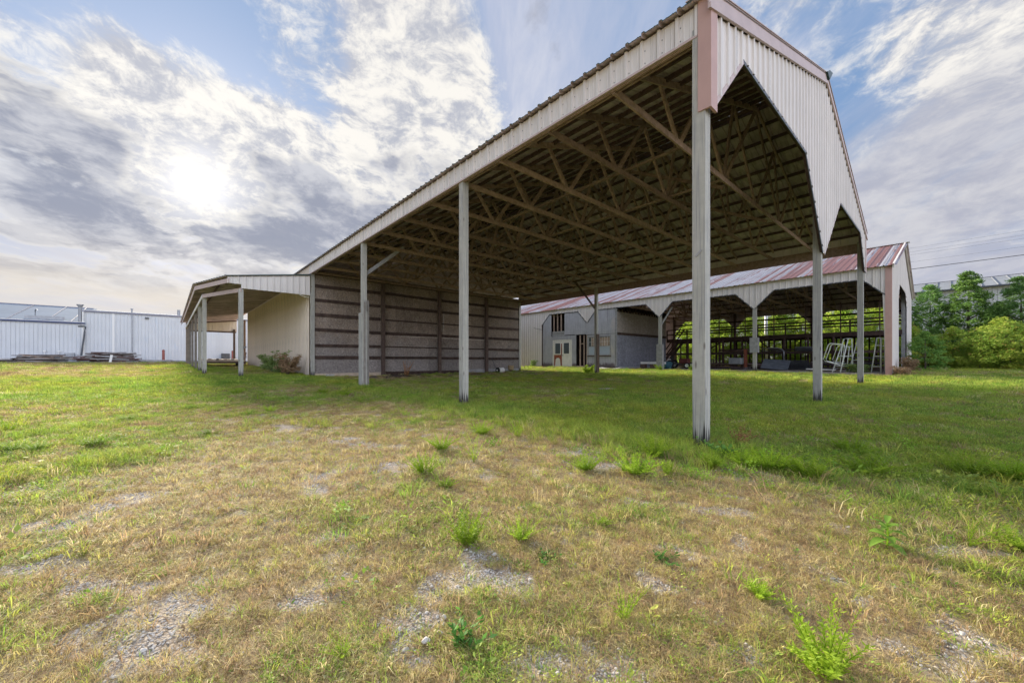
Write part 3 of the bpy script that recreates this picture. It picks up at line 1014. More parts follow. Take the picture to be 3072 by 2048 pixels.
    mb.add([(RIDGE_V - .20, -.10, zr - .04), (RIDGE_V, -.12, zr + .08), (RIDGE_V + .30, -.14, zr + .13), (RIDGE_V + .06, -.11, zr - .16),
            (RIDGE_V - .20, .5, zr - .03), (RIDGE_V, .5, zr + .05), (RIDGE_V + .30, .5, zr - .02), (RIDGE_V + .06, .5, zr - .1)],
           [(0, 1, 2, 3), (0, 4, 5, 1), (1, 5, 6, 2), (2, 6, 7, 3), (3, 7, 4, 0), (4, 7, 6, 5)])
    T.part(mb, 'ridge_cap', 'green_metal')
    # roof sheets
    for sgn in (0, 1):
        f = (lambda v: v) if sgn == 0 else (lambda v: 2 * RIDGE_V - v)
        me = roof_sheet_mb(0.915, (f(-.14), 0, roofz(-.14)), (f(RIDGE_V - .01), 0, roofz(RIDGE_V - .01)),
                           (-SL if sgn == 0 else SL, 0, 1)).mesh('roof_panel', ['green_metal', 'deck_underside'])
        for k in range(49):
            T.part(me, 'roof_panel', None, (0, -.06 + .915 * k, .003 * (k % 2)))
        # purlins
        for i in range(13):
            v = .05 + i * 0.667
            z = roofz(v) - .022
            mb = MB().beam((f(v), .02, z - .055), (f(v), 22.1, z - .055), .045, .105)
            T.part(mb, 'purlin', 'purlin_wood')
    bn = [0.2, 2.75, 5.45, 8.15, 10.85, 13.55, 16.1]
    tn = [1.9, 4.1, 6.2, 8.15, 10.1, 12.2, 14.4]
    webs = [(1, 0), (1, 1), (2, 1), (2, 2), (2, 3), (4, 3), (4, 4), (4, 5), (5, 5), (5, 6), (3, 2), (3, 4)]
    us = (1.72, 3.36, 5.0, 6.66, 8.47, 10.3, 12.15, 14.02, 15.9, 17.8, 19.7, 21.3)
    build_truss(T, us, W, 6.25, .14, roofz, bn, tn, webs)
    # lateral braces on the chords and long diagonal ties
    for v, z in ((3.1, 6.43), (5.6, 6.43), (10.6, 6.43), (13.2, 6.43)):
        T.part(MB().box(v - .045, v + .045, 1.66, 21.4, z - .02, z + .02), 'lateral_brace', 'truss_wood')
    for v, u0, u1, z0, z1 in ((6.1, 2.0, 6.4, 6.4, 8.7), (8.1, 5.2, 9.6, 6.4, 9.1), (8.1, 12.0, 16.0, 6.4, 9.1), (10.2, 2.0, 6.4, 6.4, 8.7), (10.2, 10.5, 14.2, 8.7, 6.4), (6.1, 14, 10, 6.4, 8.7)):
        T.part(MB().beam((v, u0, z0), (v, u1, z1), .04, .10), 'sway_brace', 'truss_wood')
    # end wall of chipboard behind girts
    cols = list(np.arange(.22, 16.05, 1.22)) + [16.1]
    rows = ((.55, 2.985), (2.99, 5.43), (5.434, 6.45))
    for i, (a, b) in enumerate(zip(cols[:-1], cols[1:])):
        for j, (z0, z1) in enumerate(rows):
            dy = random.uniform(-.006, .006)
            T.part(MB().box(a + .004, b - .004, 21.72 + dy, 21.735 + dy, z0 + (random.uniform(0, .05) if j == 0 else 0), z1), 'wall_sheet', 'osb')
    bays = (.22, 4.08, 4.28, 8.2, 8.4, 12.4, 12.6, 16.05)
    for zi, z in enumerate((1.54, 2.25, 3.11, 3.97, 4.84, 5.66)):
        for k in range(4):
            a, b = bays[2 * k], bays[2 * k + 1]
            za, zb = z + random.uniform(-.03, .03), z + random.uniform(-.03, .03)
            hh = random.uniform(.17, .20) if not (k in (1, 2) and zi in (1, 3)) else random.uniform(.07, .1)
            T.part(MB().beam((a, 21.69, za), (b, 21.69, zb), .045, hh, up=(0, 0, 1)), 'girt', 'girt_wood')
    T.part(MB().box(.2, 16.1, 21.44, 21.60, 6.26, 6.47), 'wall_header', 'girt_wood')
    T.part(MB().box(.2, 4.4, 21.66, 21.715, .40, .62), 'skirt_board', 'tan_board')
    T.part(MB().box(4.4, 10.2, 21.66, 21.715, .42, .66), 'skirt_board', 'girt_wood')
    T.part(MB().box(10.2, 16.1, 21.66, 21.715, .46, .72), 'skirt_board', 'grey_board')
    # back end wall, out of sight, closes the building
    for k in range(18):
        a, b = k * .915, min((k + 1) * .915, W)
        T.part(siding_mb(a, b, lambda s: .8, lambda s: roofz(s) - .12, lambda s, n, z: (s, 44.5 + n, z), (RIDGE_V,), origin=0), 'end_panel', 'cream_siding_dirty')
    # loose wire on the corner post
    pts = [(-.02 + .02 * math.sin(i * 1.7), 21.60 - .02 * math.cos(i * 1.1), 1.0 + i * .28) for i in range(16)]
    T.part(MB().tube(pts, .010, 4), 'cable', 'white_paint')
    T.part(MB().tube([(-.6, 21.55, 5.02), (-.35, 21.52, 4.92), (-.1, 21.55, 4.93)], .015, 4), 'cable', 'white_paint')
    # electric conduit pieces on the near post
    T.part(MB().beam((-.026, .10, 3.02), (-.030, .19, 2.93), .02, .03), 'nailed_block', 'grey_board')
    return T


def build_lean_to():
    T = Thing('lean_to', 'low side porch with timber posts on the far end of the big barn', 'lean-to', -4.5, 25.5)
    P = [(-3.27, 21.75), (-4.53, 25.5), (-4.53, 29.7), (-4.53, 34.6), (-4.53, 39.5), (-4.53, 44.4), (-4.53, 49.2), (-4.53, 52.8)]
    for i, (v, u) in enumerate(P):
        T.post(v, u, gz(v, u) - .04, 5.02, (.19 if i else .2) if i < 3 else .15, 'post_wood' if i < 3 else 'old_and_shaded_wood')  # farther posts take a darker wood, the shade on them painted in
    T.post(-.3, 52.7, gz(0, 52.7), 5.0, .2, 'dark_post_wood')
    for u in (46.2, 49.5):
        T.post(-.1, u, gz(0, u), 5.6, .17, 'dark_post_wood')
    for a, b in (((-.16, 44.5), (-.16, 49.4)),):
        for z in (1.75, 2.75):
            T.part(MB().beam((a[0], a[1], z), (b[0], b[1], z), .04, .16), 'rail_board', 'grey_board')
    # boards along the eave
    E = [(-3.84, 21.56), (-5.0, 25.45), (-5.0, 53.2)]
    for a, b in zip(E[:-1], E[1:]):
        T.part(MB().beam((a[0] + .06, a[1], 5.38), (b[0] + .06, b[1], 5.38), .035, .22), 'fascia_board', 'faded_trim')
    H = [(-3.27, 21.62), (-4.62, 25.42), (-4.62, 53.0)]
    for a, b in zip(H[:-1], H[1:]):
        T.part(MB().beam((a[0], a[1], 4.97), (b[0], b[1], 4.97), .04, .20), 'eave_beam', 'white_trim' if a[1] > 25 else 'faded_trim')
    # front cladding
    tops = pw((-3.85, 5.56), (0, 6.16))
    for k, (a, b) in enumerate(((-3.84, -3.27), (-3.27, -2.355), (-2.355, -1.44), (-1.44, -.525), (-.525, -.06))):
        lo = (lambda s: 5.25) if k == 0 else (lambda s: 5.05)
        T.part(siding_mb(a, b, lo, tops, lambda s, n, z: (s, 21.60 - n - .003 * (k % 2), z), origin=-3.84), 'front_panel', 'cream_siding')
    T.part(MB().box(-3.9, -.05, 21.53, 21.60, 0, 0).box(0, 0, 0, 0, 0, 0) if False else MB().beam((-3.9, 21.56, 5.60), (-.05, 21.56, 6.20), .12, .035), 'rake_trim', 'green_metal')
    # roof sheets: the first ones taper along the cut corner
    k = 0
    u0 = 21.5
    while u0 < 53:
        u1 = u0 + .915
        ev = lambda u: float(np.interp(u, (21.5, 25.45), (-3.9, -5.06)))
        prof = rib_profile(.915)
        mb = MB()
        for skin, mi in ((0, 0), (-.012, 1)):
            vs = []
            for s, n in prof:
                e = ev(u0 + s)
                zr = 6.22
                ze = 5.56 if u0 + s >= 25.45 else 5.60
                vs += [(e, u0 + s, ze + n + skin), (-.03, u0 + s, zr + n + skin)]
            fs = [(2 * i, 2 * i + 1, 2 * i + 3, 2 * i + 2) for i in range(len(prof) - 1)]
            mb.add(vs, fs if mi == 0 else [f[::-1] for f in fs], mi)
        n0 = 2 * len(prof)
        for i in range(len(prof) - 1):
            mb.f.append((2 * i, 2 * i + 2, 2 * i + 2 + n0, 2 * i + n0))
            mb.m.append(0)
        T.part(mb, 'roof_panel', ['green_metal', 'deck_underside'])
        u0 = u1
        k += 1
    # purlins and rafters beneath
    for i in range(1):
        v = -3.9 + i * 1.6
        z = 5.56 + (v + 5.06) / 5.03 * .66 - .07
        T.part(MB().beam((v, max(21.7, np.interp(v, (-5.06, -3.9), (25.5, 21.7))), z), (v, 53, z), .09, .04), 'purlin', 'purlin_wood')
    for u in (52.8,):
        a = -3.3 if u < 22 else -4.55
        T.part(MB().beam((a, u, 5.56 + (a + 5.06) / 5.03 * .66 - .17), (-.06, u, 6.03), .05, .14), 'rafter', 'purlin_wood')
    # far end: short cladding over an open bay
    for k in range(5):
        a = -4.6 + k * .915
        T.part(siding_mb(a, a + .915, lambda s: 4.75, lambda s: 5.56 + (s + 5.06) / 5.03 * .66 - .06, lambda s, n, z: (s, 52.95 + n, z), origin=a), 'end_panel', 'cream_siding')
    T.part(MB().box(-4.6, -.1, 52.85, 52.94, 4.6, 4.76), 'end_beam', 'dark_post_wood')


build_barn()
build_lean_to()


# ------------------------------------------------------------------ the shed with the rusty roof
SV0, SV1, SU0, SU1 = 20.4, 35.4, -0.5, 31.0
SMID = (SV0 + SV1) / 2
S_EAVE, S_SL = 6.07, 0.335
FLOOR = 0.74


def sroof(v):
    return S_EAVE + S_SL * ((v - SV0) if v <= SMID else (SV1 - v))


def build_shed():
    T = Thing('storage_shed', 'long shed with red rusted roof and chamfered bays behind the open barn', 'shed', SV0, SU0, 0.6)
    O = T.part
    O(MB().box(SV0 + .2, SV1, SU0 + .15, SU1, FLOOR - .3, FLOOR), 'shed_floor', 'shed_dirt')
    O(MB().box(SV0 - .12, SV0 + .2, 15.0, 23.3, FLOOR - .2, FLOOR + .12), 'floor_edge', 'dark_post_wood')
    # posts
    for u in (5.42, 11.46):
        T.post(SV0 + .12, u, gz(SV0, u) - .03, 5.9, .19, lean=(0, 0))
    O(MB().box(SV0 - .02, SV0 + .26, 11.24, 11.68, gz(SV0, 11.4) - .03, 2.55), 'splice_board', 'grey_board')
    O(MB().box(SV0 - .03, SV0 + .25, 5.22, 5.66, 1.85, 2.75), 'splice_board', 'grey_board')
    for u in (-.3, 5.42, 11.46, 17.5, 23.5):
        T.post(SV1 - .15, u, FLOOR, 5.9, .19, 'dark_post_wood')
    for v in (24.5, 30.9):
        T.post(v, SU0 + .15, FLOOR, 6.8, .19, 'grey_board')
    O(MB().beam((SV0 + .2, 11.38, 4.0), (SV0 + .5, 10.75, 5.2), .05, .11), 'knee_brace', 'grey_board')
    # front fascia with chamfered bays
    lo = pw((SU0, FLOOR - .1), (-.32, FLOOR - .1), (-.315, 4.60), (.56, 5.47), (4.40, 5.47), (5.38, 4.50), (5.48, 4.50), (6.45, 5.48), (10.48, 5.50), (11.42, 4.52), (11.52, 4.52),
            (12.52, 5.52), (17.0, 5.56), (17.84, 4.60), (17.94, 4.60), (18.88, 5.60), (22.2, 5.64), (23.2, 4.66), (23.205, FLOOR), (SU1, FLOOR))
    br = (.56, 4.40, 5.38, 5.48, 6.45, 10.48, 11.42, 11.52, 12.52, 17.0, 17.84, 17.94, 18.88, 22.2, 23.2, 23.205)
    k = 0
    u = -.32
    while u < SU1 - .01:
        b = min(u + .915, SU1)
        O(siding_mb(u, b, lo, lambda s: S_EAVE - .05, lambda s, n, z: (SV0 - n - .003 * (k % 2), s, z), br, origin=-.32), 'front_panel', 'cream_siding')
        u = b
        k += 1
    for q in (((-.31, 4.60), (.56, 5.47), (4.40, 5.47), (5.38, 4.50)), ((5.48, 4.50), (6.45, 5.48), (10.48, 5.50), (11.42, 4.52)),
              ((11.52, 4.52), (12.52, 5.52), (17.0, 5.56), (17.84, 4.60)), ((17.94, 4.60), (18.88, 5.60), (22.2, 5.64), (23.2, 4.66))):
        for a, b in zip(q[:-1], q[1:]):
            O(MB().beam((SV0 - .008, a[0], a[1]), (SV0 - .008, b[0], b[1]), .05, .03, up=(1, 0, 0)), 'opening_trim', 'dark_metal')
    # pink corner and the narrow end wall
    O(MB().box(SV0 - .04, SV0 - .004, SU0 - .03, -.30, .55, S_EAVE - .06).box(SV0 - .004, SV0 + .02, SU0 - .045, SU0 - .004, .55, S_EAVE - .06), 'corner_trim', 'pink_trim')
    glo = pw((SV0, .62), (24.29, .62), (24.295, 4.85), (25.2, 5.76), (30.1, 5.76), (31.0, 4.85), (31.005, .62), (SV1, .62))
    gbr = (24.29, 24.295, 25.2, 30.1, 31.0, 31.005, SMID)
    v = SV0 + .02
    k = 0
    while v < SV1 - .01:
        b = min(v + .915, SV1)
        O(siding_mb(v, b, glo, lambda s: sroof(s) - .04, lambda s, n, z: (s, SU0 - n - .003 * (k % 2), z), gbr, origin=SV0 + .02), 'end_panel', 'cream_siding')
        v = b
        k += 1
    for sgn in (0, 1):
        f = (lambda v: v) if sgn == 0 else (lambda v: 2 * SMID - v)
        O(MB().beam((f(SV0 - .2), SU0 - .10, sroof(SV0) - .10), (f(SMID), SU0 - .10, sroof(SMID) - .03), .06, .20), 'rake_trim', 'cream_siding')
        me = roof_sheet_mb(.915, (f(SV0 - .22), 0, sroof(SV0 - .22)), (f(SMID - .01), 0, sroof(SMID - .01)), (-S_SL if sgn == 0 else S_SL, 0, 1),
                           rows=1).mesh('roof_panel', ['shed_roof', 'deck_underside'])
        # every sheet keeps its own place in the frame so that the rust runs on
        for k in range(35):
            u0 = -.72 + .915 * k
            m2 = me.copy()
            m2.transform(Matrix.Translation((0, u0, .004 * (k % 2))))
            O(m2, 'roof_panel', None)
        for i in range(9):
            v = SV0 + .1 + i * .9
            O(MB().beam((f(v), SU0, sroof(v) - .08), (f(v), SU1, sroof(v) - .08), .045, .10), 'purlin', 'purlin_wood')
    O(MB().beam((SMID, SU0 - .3, sroof(SMID) + .03), (SMID, SU1, sroof(SMID) + .03), .35, .03), 'ridge_cap', 'white_trim')
    # trusses
    W = SV1 - SV0
    T2 = Thing.__new__(Thing)
    T2.e, T2.off = T.e, T.off + Vector((SV0, 0, 0))
    bn = [.2, 2.5, 5.0, 7.5, 10.0, 12.5, 14.8]
    tn = [1.8, 3.8, 5.7, 7.5, 9.3, 11.2, 13.2]
    webs = [(1, 0), (1, 1), (2, 1), (2, 2), (2, 3), (4, 3), (4, 4), (4, 5), (5, 5), (5, 6)]
    build_truss(T2, [-.2 + 2.03 * i for i in range(12)], W, 5.50, .14, lambda v: sroof(SV0 + v), bn, tn, webs)
    O(MB().box(SV0 + .05, SV0 + .09, -.2, 31, 5.62, 5.9), 'eave_header', 'truss_wood')
    # back wall: chamfered bays again, seen from inside
    lo2 = pw((SU0, FLOOR), (-.2, FLOOR), (-.195, 4.6), (.8, 5.5), (4.4, 5.5), (5.37, 4.5), (5.47, 4.5), (6.45, 5.5), (10.48, 5.5), (11.41, 4.5), (11.51, 4.5), (12.52, 5.5), (16.4, 5.5), (17.5, 4.45),
             (17.505, FLOOR), (SU1, FLOOR))
    br2 = (-.2, -.195, .8, 4.4, 5.37, 5.47, 6.45, 10.48, 11.41, 11.51, 12.52, 16.4, 17.5, 17.505)
    u = SU0
    k = 0
    while u < SU1 - .01:
        b = min(u + .915, SU1)
        O(siding_mb(u, b, lo2, lambda s: S_EAVE - .05, lambda s, n, z: (SV1 + n + .003 * (k % 2), s, z), br2, origin=SU0), 'back_panel', 'deck_underside')
        u = b
        k += 1
    for z in (4.42, 5.12):
        O(MB().box(SV1 - .3, SV1 - .25, -.4, 17.5, z - .07, z + .07), 'back_rail', 'girt_wood')
    # gappy fence of upright boards under the deck
    u = -.2
    while u < 17.3:
        w = random.uniform(.10, .17)
        O(MB().box(SV1 - .22, SV1 - .19, u, u + w, FLOOR + .02, 3.35 + random.uniform(-.05, .05)), 'slat', 'girt_wood')
        u += w + random.choice((.16, .22, .28, .38, .5))
    # storage deck along the back with its railing
    for i in range(34):
        O(MB().box(30.0, 35.1, -.3 + i * .47, -.3 + i * .47 + .455, 3.30, 3.345), 'deck_board', 'girt_wood')
    O(MB().box(29.94, 29.985, -.35, 15.7, 3.09, 3.40), 'deck_beam', 'girt_wood')
    O(MB().box(32.4, 32.5, -.35, 15.7, 3.05, 3.29), 'deck_beam', 'girt_wood')
    for i in range(9):
        O(MB().box(29.99, 30.08, .3 + i * 1.92, .39 + i * 1.92, 3.4, 4.28), 'rail_post', 'girt_wood')
    for z in (3.82, 4.26):
        O(MB().box(29.95, 29.99, -.3, 15.6, z - .05, z + .05), 'deck_rail', 'girt_wood')
    for i in range(8):
        u = .7 + i * 2.05
        O(MB().box(30.02, 30.10, u, u + .06, FLOOR, 5.55), 'hanger_post', 'purlin_wood')
    for i in range(11):
        u = .1 + i * 1.5
        O(MB().box(29.9, 30.0, u, u + .10, FLOOR, 3.1), 'shelf_post', 'purlin_wood')
    O(MB().box(28.9, 30.9, -.2, 15.4, 1.98, 2.05), 'shelf', 'girt_wood')
    O(MB().box(28.86, 28.90, -.2, 15.4, 1.88, 2.06), 'shelf_edge', 'girt_wood')
    O(MB().box(28.9, 30.9, -.2, 15.4, 1.12, 1.18), 'shelf', 'girt_wood')
    for (u0, z0, u1, z1) in ((12.0, 2.2, 10.6, 3.1), (8.9, 3.05, 7.6, 2.1), (6.9, 2.1, 7.9, 3.05)):
        O(MB().beam((29.86, u0, z0), (29.86, u1, z1), .05, .09), 'shelf_brace', 'girt_wood')
    # stair beside the chipboard wall
    for dv in (0, .8):
        O(MB().beam((28.6 + dv, 15.6, .9), (28.6 + dv, 13.7, 3.3), .05, .22), 'stair_stringer', 'girt_wood')
        O(MB().beam((28.6 + dv, 15.5, 1.9), (28.6 + dv, 13.7, 4.25), .05, .10), 'stair_rail', 'girt_wood')
    for i in range(9):
        t = (i + .5) / 9
        O(MB().box(28.6, 29.4, 15.6 - 1.9 * t - .12, 15.6 - 1.9 * t + .12, .9 + 2.4 * t, .94 + 2.4 * t), 'stair_tread', 'girt_wood')
    # enclosed room: chipboard side wall
    WU = 15.07
    for i in range(7):
        a = SV0 + .16 + i * 1.15
        b = min(a + 1.145, SV0 + 8.1)
        O(MB().box(a, b, WU - .012, WU, FLOOR + .12, 3.42), 'side_sheet', 'blue_grey_osb')
        O(MB().box(a, b, WU - .012, WU, 3.60, 5.26), 'side_sheet', 'tan_osb')
    O(MB().box(SV0 + .16, 28.5, WU - .05, WU - .014, 3.42, 3.62), 'side_girt', 'girt_wood')
    O(MB().box(SV0 + .16, 28.5, WU - .04, WU + .02, FLOOR, FLOOR + .14), 'side_sill', 'grey_board')
    for i in range(18):
        O(MB().box(SV0 + .3 + i * .45, SV0 + .34 + i * .45, WU + .01, WU + .10, 5.2, 5.75), 'wall_stud', 'girt_wood')
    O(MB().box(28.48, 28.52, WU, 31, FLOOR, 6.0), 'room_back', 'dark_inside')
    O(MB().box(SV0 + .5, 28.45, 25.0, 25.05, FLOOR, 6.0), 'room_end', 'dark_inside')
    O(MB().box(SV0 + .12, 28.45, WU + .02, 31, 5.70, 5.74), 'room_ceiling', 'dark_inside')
    # weathered plywood front
    FV = SV0 + .06
    O(MB().box(FV - .03, FV + .06, WU - .03, WU + .12, FLOOR + .1, 5.5), 'corner_board', 'grey_board')
    O(MB().box(FV + .01, FV + .06, 23.12, 23.24, FLOOR + .1, 4.8), 'corner_board', 'dark_post_wood')

    def sheet(u0, u1, z0, z1, dv=0.0, du_top=0.0, name='plywood_sheet', mat='grey_plywood'):
        mb = MB()
        v0, v1 = FV + dv, FV + dv + .016
        q = [(v0, u0, z0), (v0, u1, z0), (v0, u1 + du_top, z1), (v0, u0, z1), (v1, u0, z0), (v1, u1, z0), (v1, u1 + du_top, z1), (v1, u0, z1)]
        mb.add(q, [(0, 1, 2, 3), (4, 7, 6, 5), (0, 4, 5, 1), (1, 5, 6, 2), (2, 6, 7, 3), (3, 7, 4, 0)])
        O(mb, name, mat)
    # upper sheets (left to right in the picture: large u to small u)
    top = 5.62
    sheet(22.0, 23.1, 3.55, top, -.03, -.12)
    sheet(19.25, 20.42, 3.66, top, -.02)
    sheet(18.05, 19.24, 3.62, top, -.03)
    sheet(16.85, 18.04, 3.56, top, -.02)
    sheet(15.96, 16.84, 3.54, top, -.03)
    sheet(15.12, 15.95, 3.54, top, -.02)
    # lower sheets, round the doors and the window
    sheet(21.86, 23.1, FLOOR + .12, 3.58, -.008)
    sheet(19.12, 19.58, FLOOR + .12, 3.60)
    sheet(19.6, 21.84, 3.28, 3.60, .004)
    sheet(15.12, 15.58, FLOOR + .12, 3.52)
    sheet(17.84, 17.93, FLOOR + .12, 3.52, .002)
    sheet(15.6, 16.7, FLOOR + .12, 1.80, .004)
    sheet(16.72, 17.82, FLOOR + .12, 1.80, .008)
    sheet(15.6, 17.82, 3.38, 3.52, .002)
    sheet(20.45, 21.95, 3.62, 3.98, .03, name='clapboard')
    for z in (3.72, 3.83, 3.94):
        O(MB().box(FV + .012, FV + .028, 20.5, 21.9, z, z + .10), 'clapboard', 'grey_board')
    # dark hollow behind the missing sheets, with its studs
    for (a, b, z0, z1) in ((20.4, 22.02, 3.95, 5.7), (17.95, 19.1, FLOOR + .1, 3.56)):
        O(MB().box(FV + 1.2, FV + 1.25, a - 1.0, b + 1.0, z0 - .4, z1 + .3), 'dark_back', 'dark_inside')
    for u in (20.88, 21.32, 21.76):
        O(MB().box(FV + .03, FV + .12, u - .04, u + .04, 3.95, 5.65), 'stud', 'stud_wood')
    for u in (17.99, 18.30, 18.72):
        O(MB().box(FV + .02, FV + .11, u - .04, u + .04, FLOOR + .15, 3.55), 'stud', 'stud_wood')
    O(MB().box(FV + .03, FV + .10, 18.35, 18.68, 2.78, 2.86), 'stud', 'stud_wood')
    O(MB().box(FV + .02, FV + .12, 17.95, 19.1, FLOOR + .12, FLOOR + .2), 'stud', 'stud_wood')
    # double door
    fr = O(MB().box(FV - .02, FV + .05, 21.74, 21.84, FLOOR + .12, 3.26).box(FV - .02, FV + .05, 19.60, 19.68, FLOOR + .12, 3.26).box(FV - .02, FV + .05, 19.68, 21.74, 3.16, 3.26), 'door_frame', 'white_paint')
    for u0, u1, red in ((20.72, 21.73, True), (19.69, 20.70, False)):
        d = O(MB().box(FV - .005, FV + .03, u0, u1, FLOOR + .13, 3.15), 'door', 'white_paint')
        T.part(MB().box(FV - .02, FV - .006, u0 + .2, u1 - .2, 2.0, 2.95), 'door_glass', 'glass_dark', under=d)
        fr2 = MB().box(FV - .03, FV - .006, u0 + .15, u0 + .2, 1.93, 3.0).box(FV - .03, FV - .006, u1 - .2, u1 - .15, 1.93, 3.0)
        fr2.box(FV - .03, FV - .006, u0 + .2, u1 - .2, 2.95, 3.0).box(FV - .03, FV - .006, u0 + .2, u1 - .2, 1.93, 2.0)
        T.part(fr2, 'glass_frame', 'white_paint', under=d)
        T.part(MB().tube([(FV - .06, u0 + .07 if red else u1 - .07, 1.85), (FV - .005, u0 + .07 if red else u1 - .07, 1.85)], .03, 8), 'door_knob', 'dark_metal', under=d)
        if red:
            # paint burnt off the lower panel down to red primer, in the shape of an arch
            mb = MB()
            z0, z1 = FLOOR + .16, 1.90
            arch = [(u0 + .50 + .27 * math.cos(a) * (1.0 if math.cos(a) > 0 else 1.0), 1.45 + .18 * math.sin(a)) for a in np.linspace(0, math.pi, 9)]
            out_ = [(u1 - .12, z0)] + [(u1 - .12 + (0.0), z1)] + [(u0 + .02, z1), (u0 + .02, z0)]
            x = FV - .0085
            inner = [(u0 + .84, z0)] + arch + [(u0 + .16, z0)]
            ring = [(u1 - .05, z0), (u1 - .05, z1)] + [(u1 - .05 - (u1 - u0 - .07) * t, z1) for t in np.linspace(.1, .9, 8)] + [(u0 + .02, z1), (u0 + .02, z0)]
            m = min(len(inner), len(ring))
            vs = []
            for i in range(m):
                a = inner[int(round(i * (len(inner) - 1) / (m - 1)))]
                b = ring[int(round(i * (len(ring) - 1) / (m - 1)))]
                vs += [(x, a[0], a[1]), (x, b[0], b[1])]
            mb.add(vs, [(2 * i, 2 * i + 1, 2 * i + 3, 2 * i + 2) for i in range(m - 1)])
            T.part(mb, 'bare_panel', 'rusty_red', under=d)
            T.part(MB().box(FV - .012, FV - .006, u0 + .02, u0 + .13, 1.9, 2.9), 'bare_panel', 'rusty_red', under=d)
    # window: two sashes, upper panes brown, lower pane pale
    wf = MB()
    a, b, z0, z1 = 15.60, 17.82, 1.80, 3.36
    wf.box(FV - .03, FV + .04, a, a + .07, z0, z1).box(FV - .03, FV + .04, b - .07, b, z0, z1).box(FV - .03, FV + .04, a + .07, b - .07, z1 - .07, z1).box(FV - .03, FV + .04, a + .07, b - .07, z0, z0 + .07)
    w = O(wf, 'window', 'grey_board')
    T.part(MB().box(FV - .02, FV + .03, 16.66, 16.76, z0 + .07, z1 - .07), 'mullion', 'grey_board', under=w)
    for (p, q) in ((a + .07, 16.66), (16.76, b - .07)):
        T.part(MB().box(FV + .0, FV + .012, p, q, z0 + .07, 2.52), 'window_pane', 'glass_sky', under=w)
        T.part(MB().box(FV - .01, FV + .02, p, q, 2.52, 2.58), 'sash_rail', 'grey_board', under=w)
        for i in range(4):
            for j in range(2):
                pw_ = (q - p) / 4
                T.part(MB().box(FV + .0, FV + .012, p + i * pw_ + .012, p + (i + 1) * pw_ - .012, 2.59 + j * .35, 2.59 + j * .35 + .325), 'window_pane', 'stud_wood' if not (p > 17 - .3 and i == 3) else 'glass_dark', under=w)
        mu = MB()
        for i in range(1, 4):
            mu.box(FV - .006, FV + .014, p + i * (q - p) / 4 - .011, p + i * (q - p) / 4 + .011, 2.58, z1 - .07)
        mu.box(FV - .008, FV + .012, p, q, 2.917, 2.937)
        T.part(mu, 'glazing_bar', 'white_paint', under=w)
    O(MB().box(FV - .06, FV + .03, a - .05, b + .05, z0 - .09, z0 - .004), 'window_sill', 'dark_post_wood')
    O(MB().tube([(FV - .06, 15.02, .9), (FV - .06, 15.02, 2.9)], .02, 6), 'conduit', 'grey_metal')
    # iron bracket on the cladding
    O(MB().beam((SV0 - .03, 23.2, 4.3), (SV0 - .35, 23.9, 4.48), .03, .03), 'bracket', 'dark_metal')


build_shed()


# ------------------------------------------------------------------ things kept in and around the shed
def lump(name, label, cat, v, u, z, mb, mats, group=None, **kw):
    T = Thing(name, label, cat, v, u, z, group)
    return T, T.part(mb, kw.pop('part', name + '_body'), mats, **kw)


def single(name, label, cat, mb, mats, v, u, z, group=None, smooth=False, bevel=0.0):
    """a thing that is one mesh, modelled round its own base point"""
    o = mb.build(name, mats, None, smooth, None, bevel)
    x, y = W2(v, u)
    o.location = (x, y, z)
    o.rotation_euler = (0, 0, ANG)
    return tag(o, label, cat, group)


def pile(name, label, cat, v, u, z, n, length, spread, height, mats, board=(.14, .04), slope=0.0, group=None, along='u', partname='board', yaw=.16, tilt=.05):
    """a heap of boards thrown down more or less one way; each board a part"""
    T = Thing(name, label, cat, v, u, z, group)
    for i in range(n):
        t = i / max(1, n - 1)
        zz = z + .03 + height * t * random.uniform(.75, 1.05)
        k = (1 - .6 * t)
        a = random.uniform(-yaw, yaw)
        L = length * random.uniform(.55, 1.0)
        dx, dy = random.uniform(-spread, spread) * k, random.uniform(-.25, .25) * length * k
        c = Vector((v + dx, u + dy, zz)) if along == 'u' else Vector((v + dy, u + dx, zz))
        d = Vector((math.sin(a), math.cos(a), random.uniform(-tilt, tilt) + slope)) if along == 'u' else Vector((math.cos(a), math.sin(a), random.uniform(-tilt, tilt) + slope))
        w, h = random.choice(((board[0], board[1]), (board[0] * .7, board[1]), (board[0] * 1.3, board[1])))
        T.part(MB().beam(c - d * L / 2, c + d * L / 2, w, h, up=(random.uniform(-.2, .2), random.uniform(-.2, .2), 1)), partname, random.choice(mats))
    return T


def wheel_mb(c, r, w, axis=(1, 0, 0)):
    c, a = Vector(c), Vector(axis).normalized()
    b = a.cross(Vector((0, 0, 1))).normalized()
    mb = MB()
    n = 18
    prof = [(r * .62, -w * .5), (r * .92, -w * .5), (r, -w * .25), (r, w * .25), (r * .92, w * .5), (r * .62, w * .5)]
    vs = []
    for k in range(n):
        t = 2 * math.pi * k / n
        dirv = b * math.cos(t) + Vector((0, 0, 1)) * math.sin(t)
        for rr, ww in prof:
            vs.append(c + dirv * rr + a * ww)
    m = len(prof)
    fs = [(k * m + j, k * m + (j + 1) % m, ((k + 1) % n) * m + (j + 1) % m, ((k + 1) % n) * m + j) for k in range(n) for j in range(m)]
    mb.add(vs, fs)
    return mb


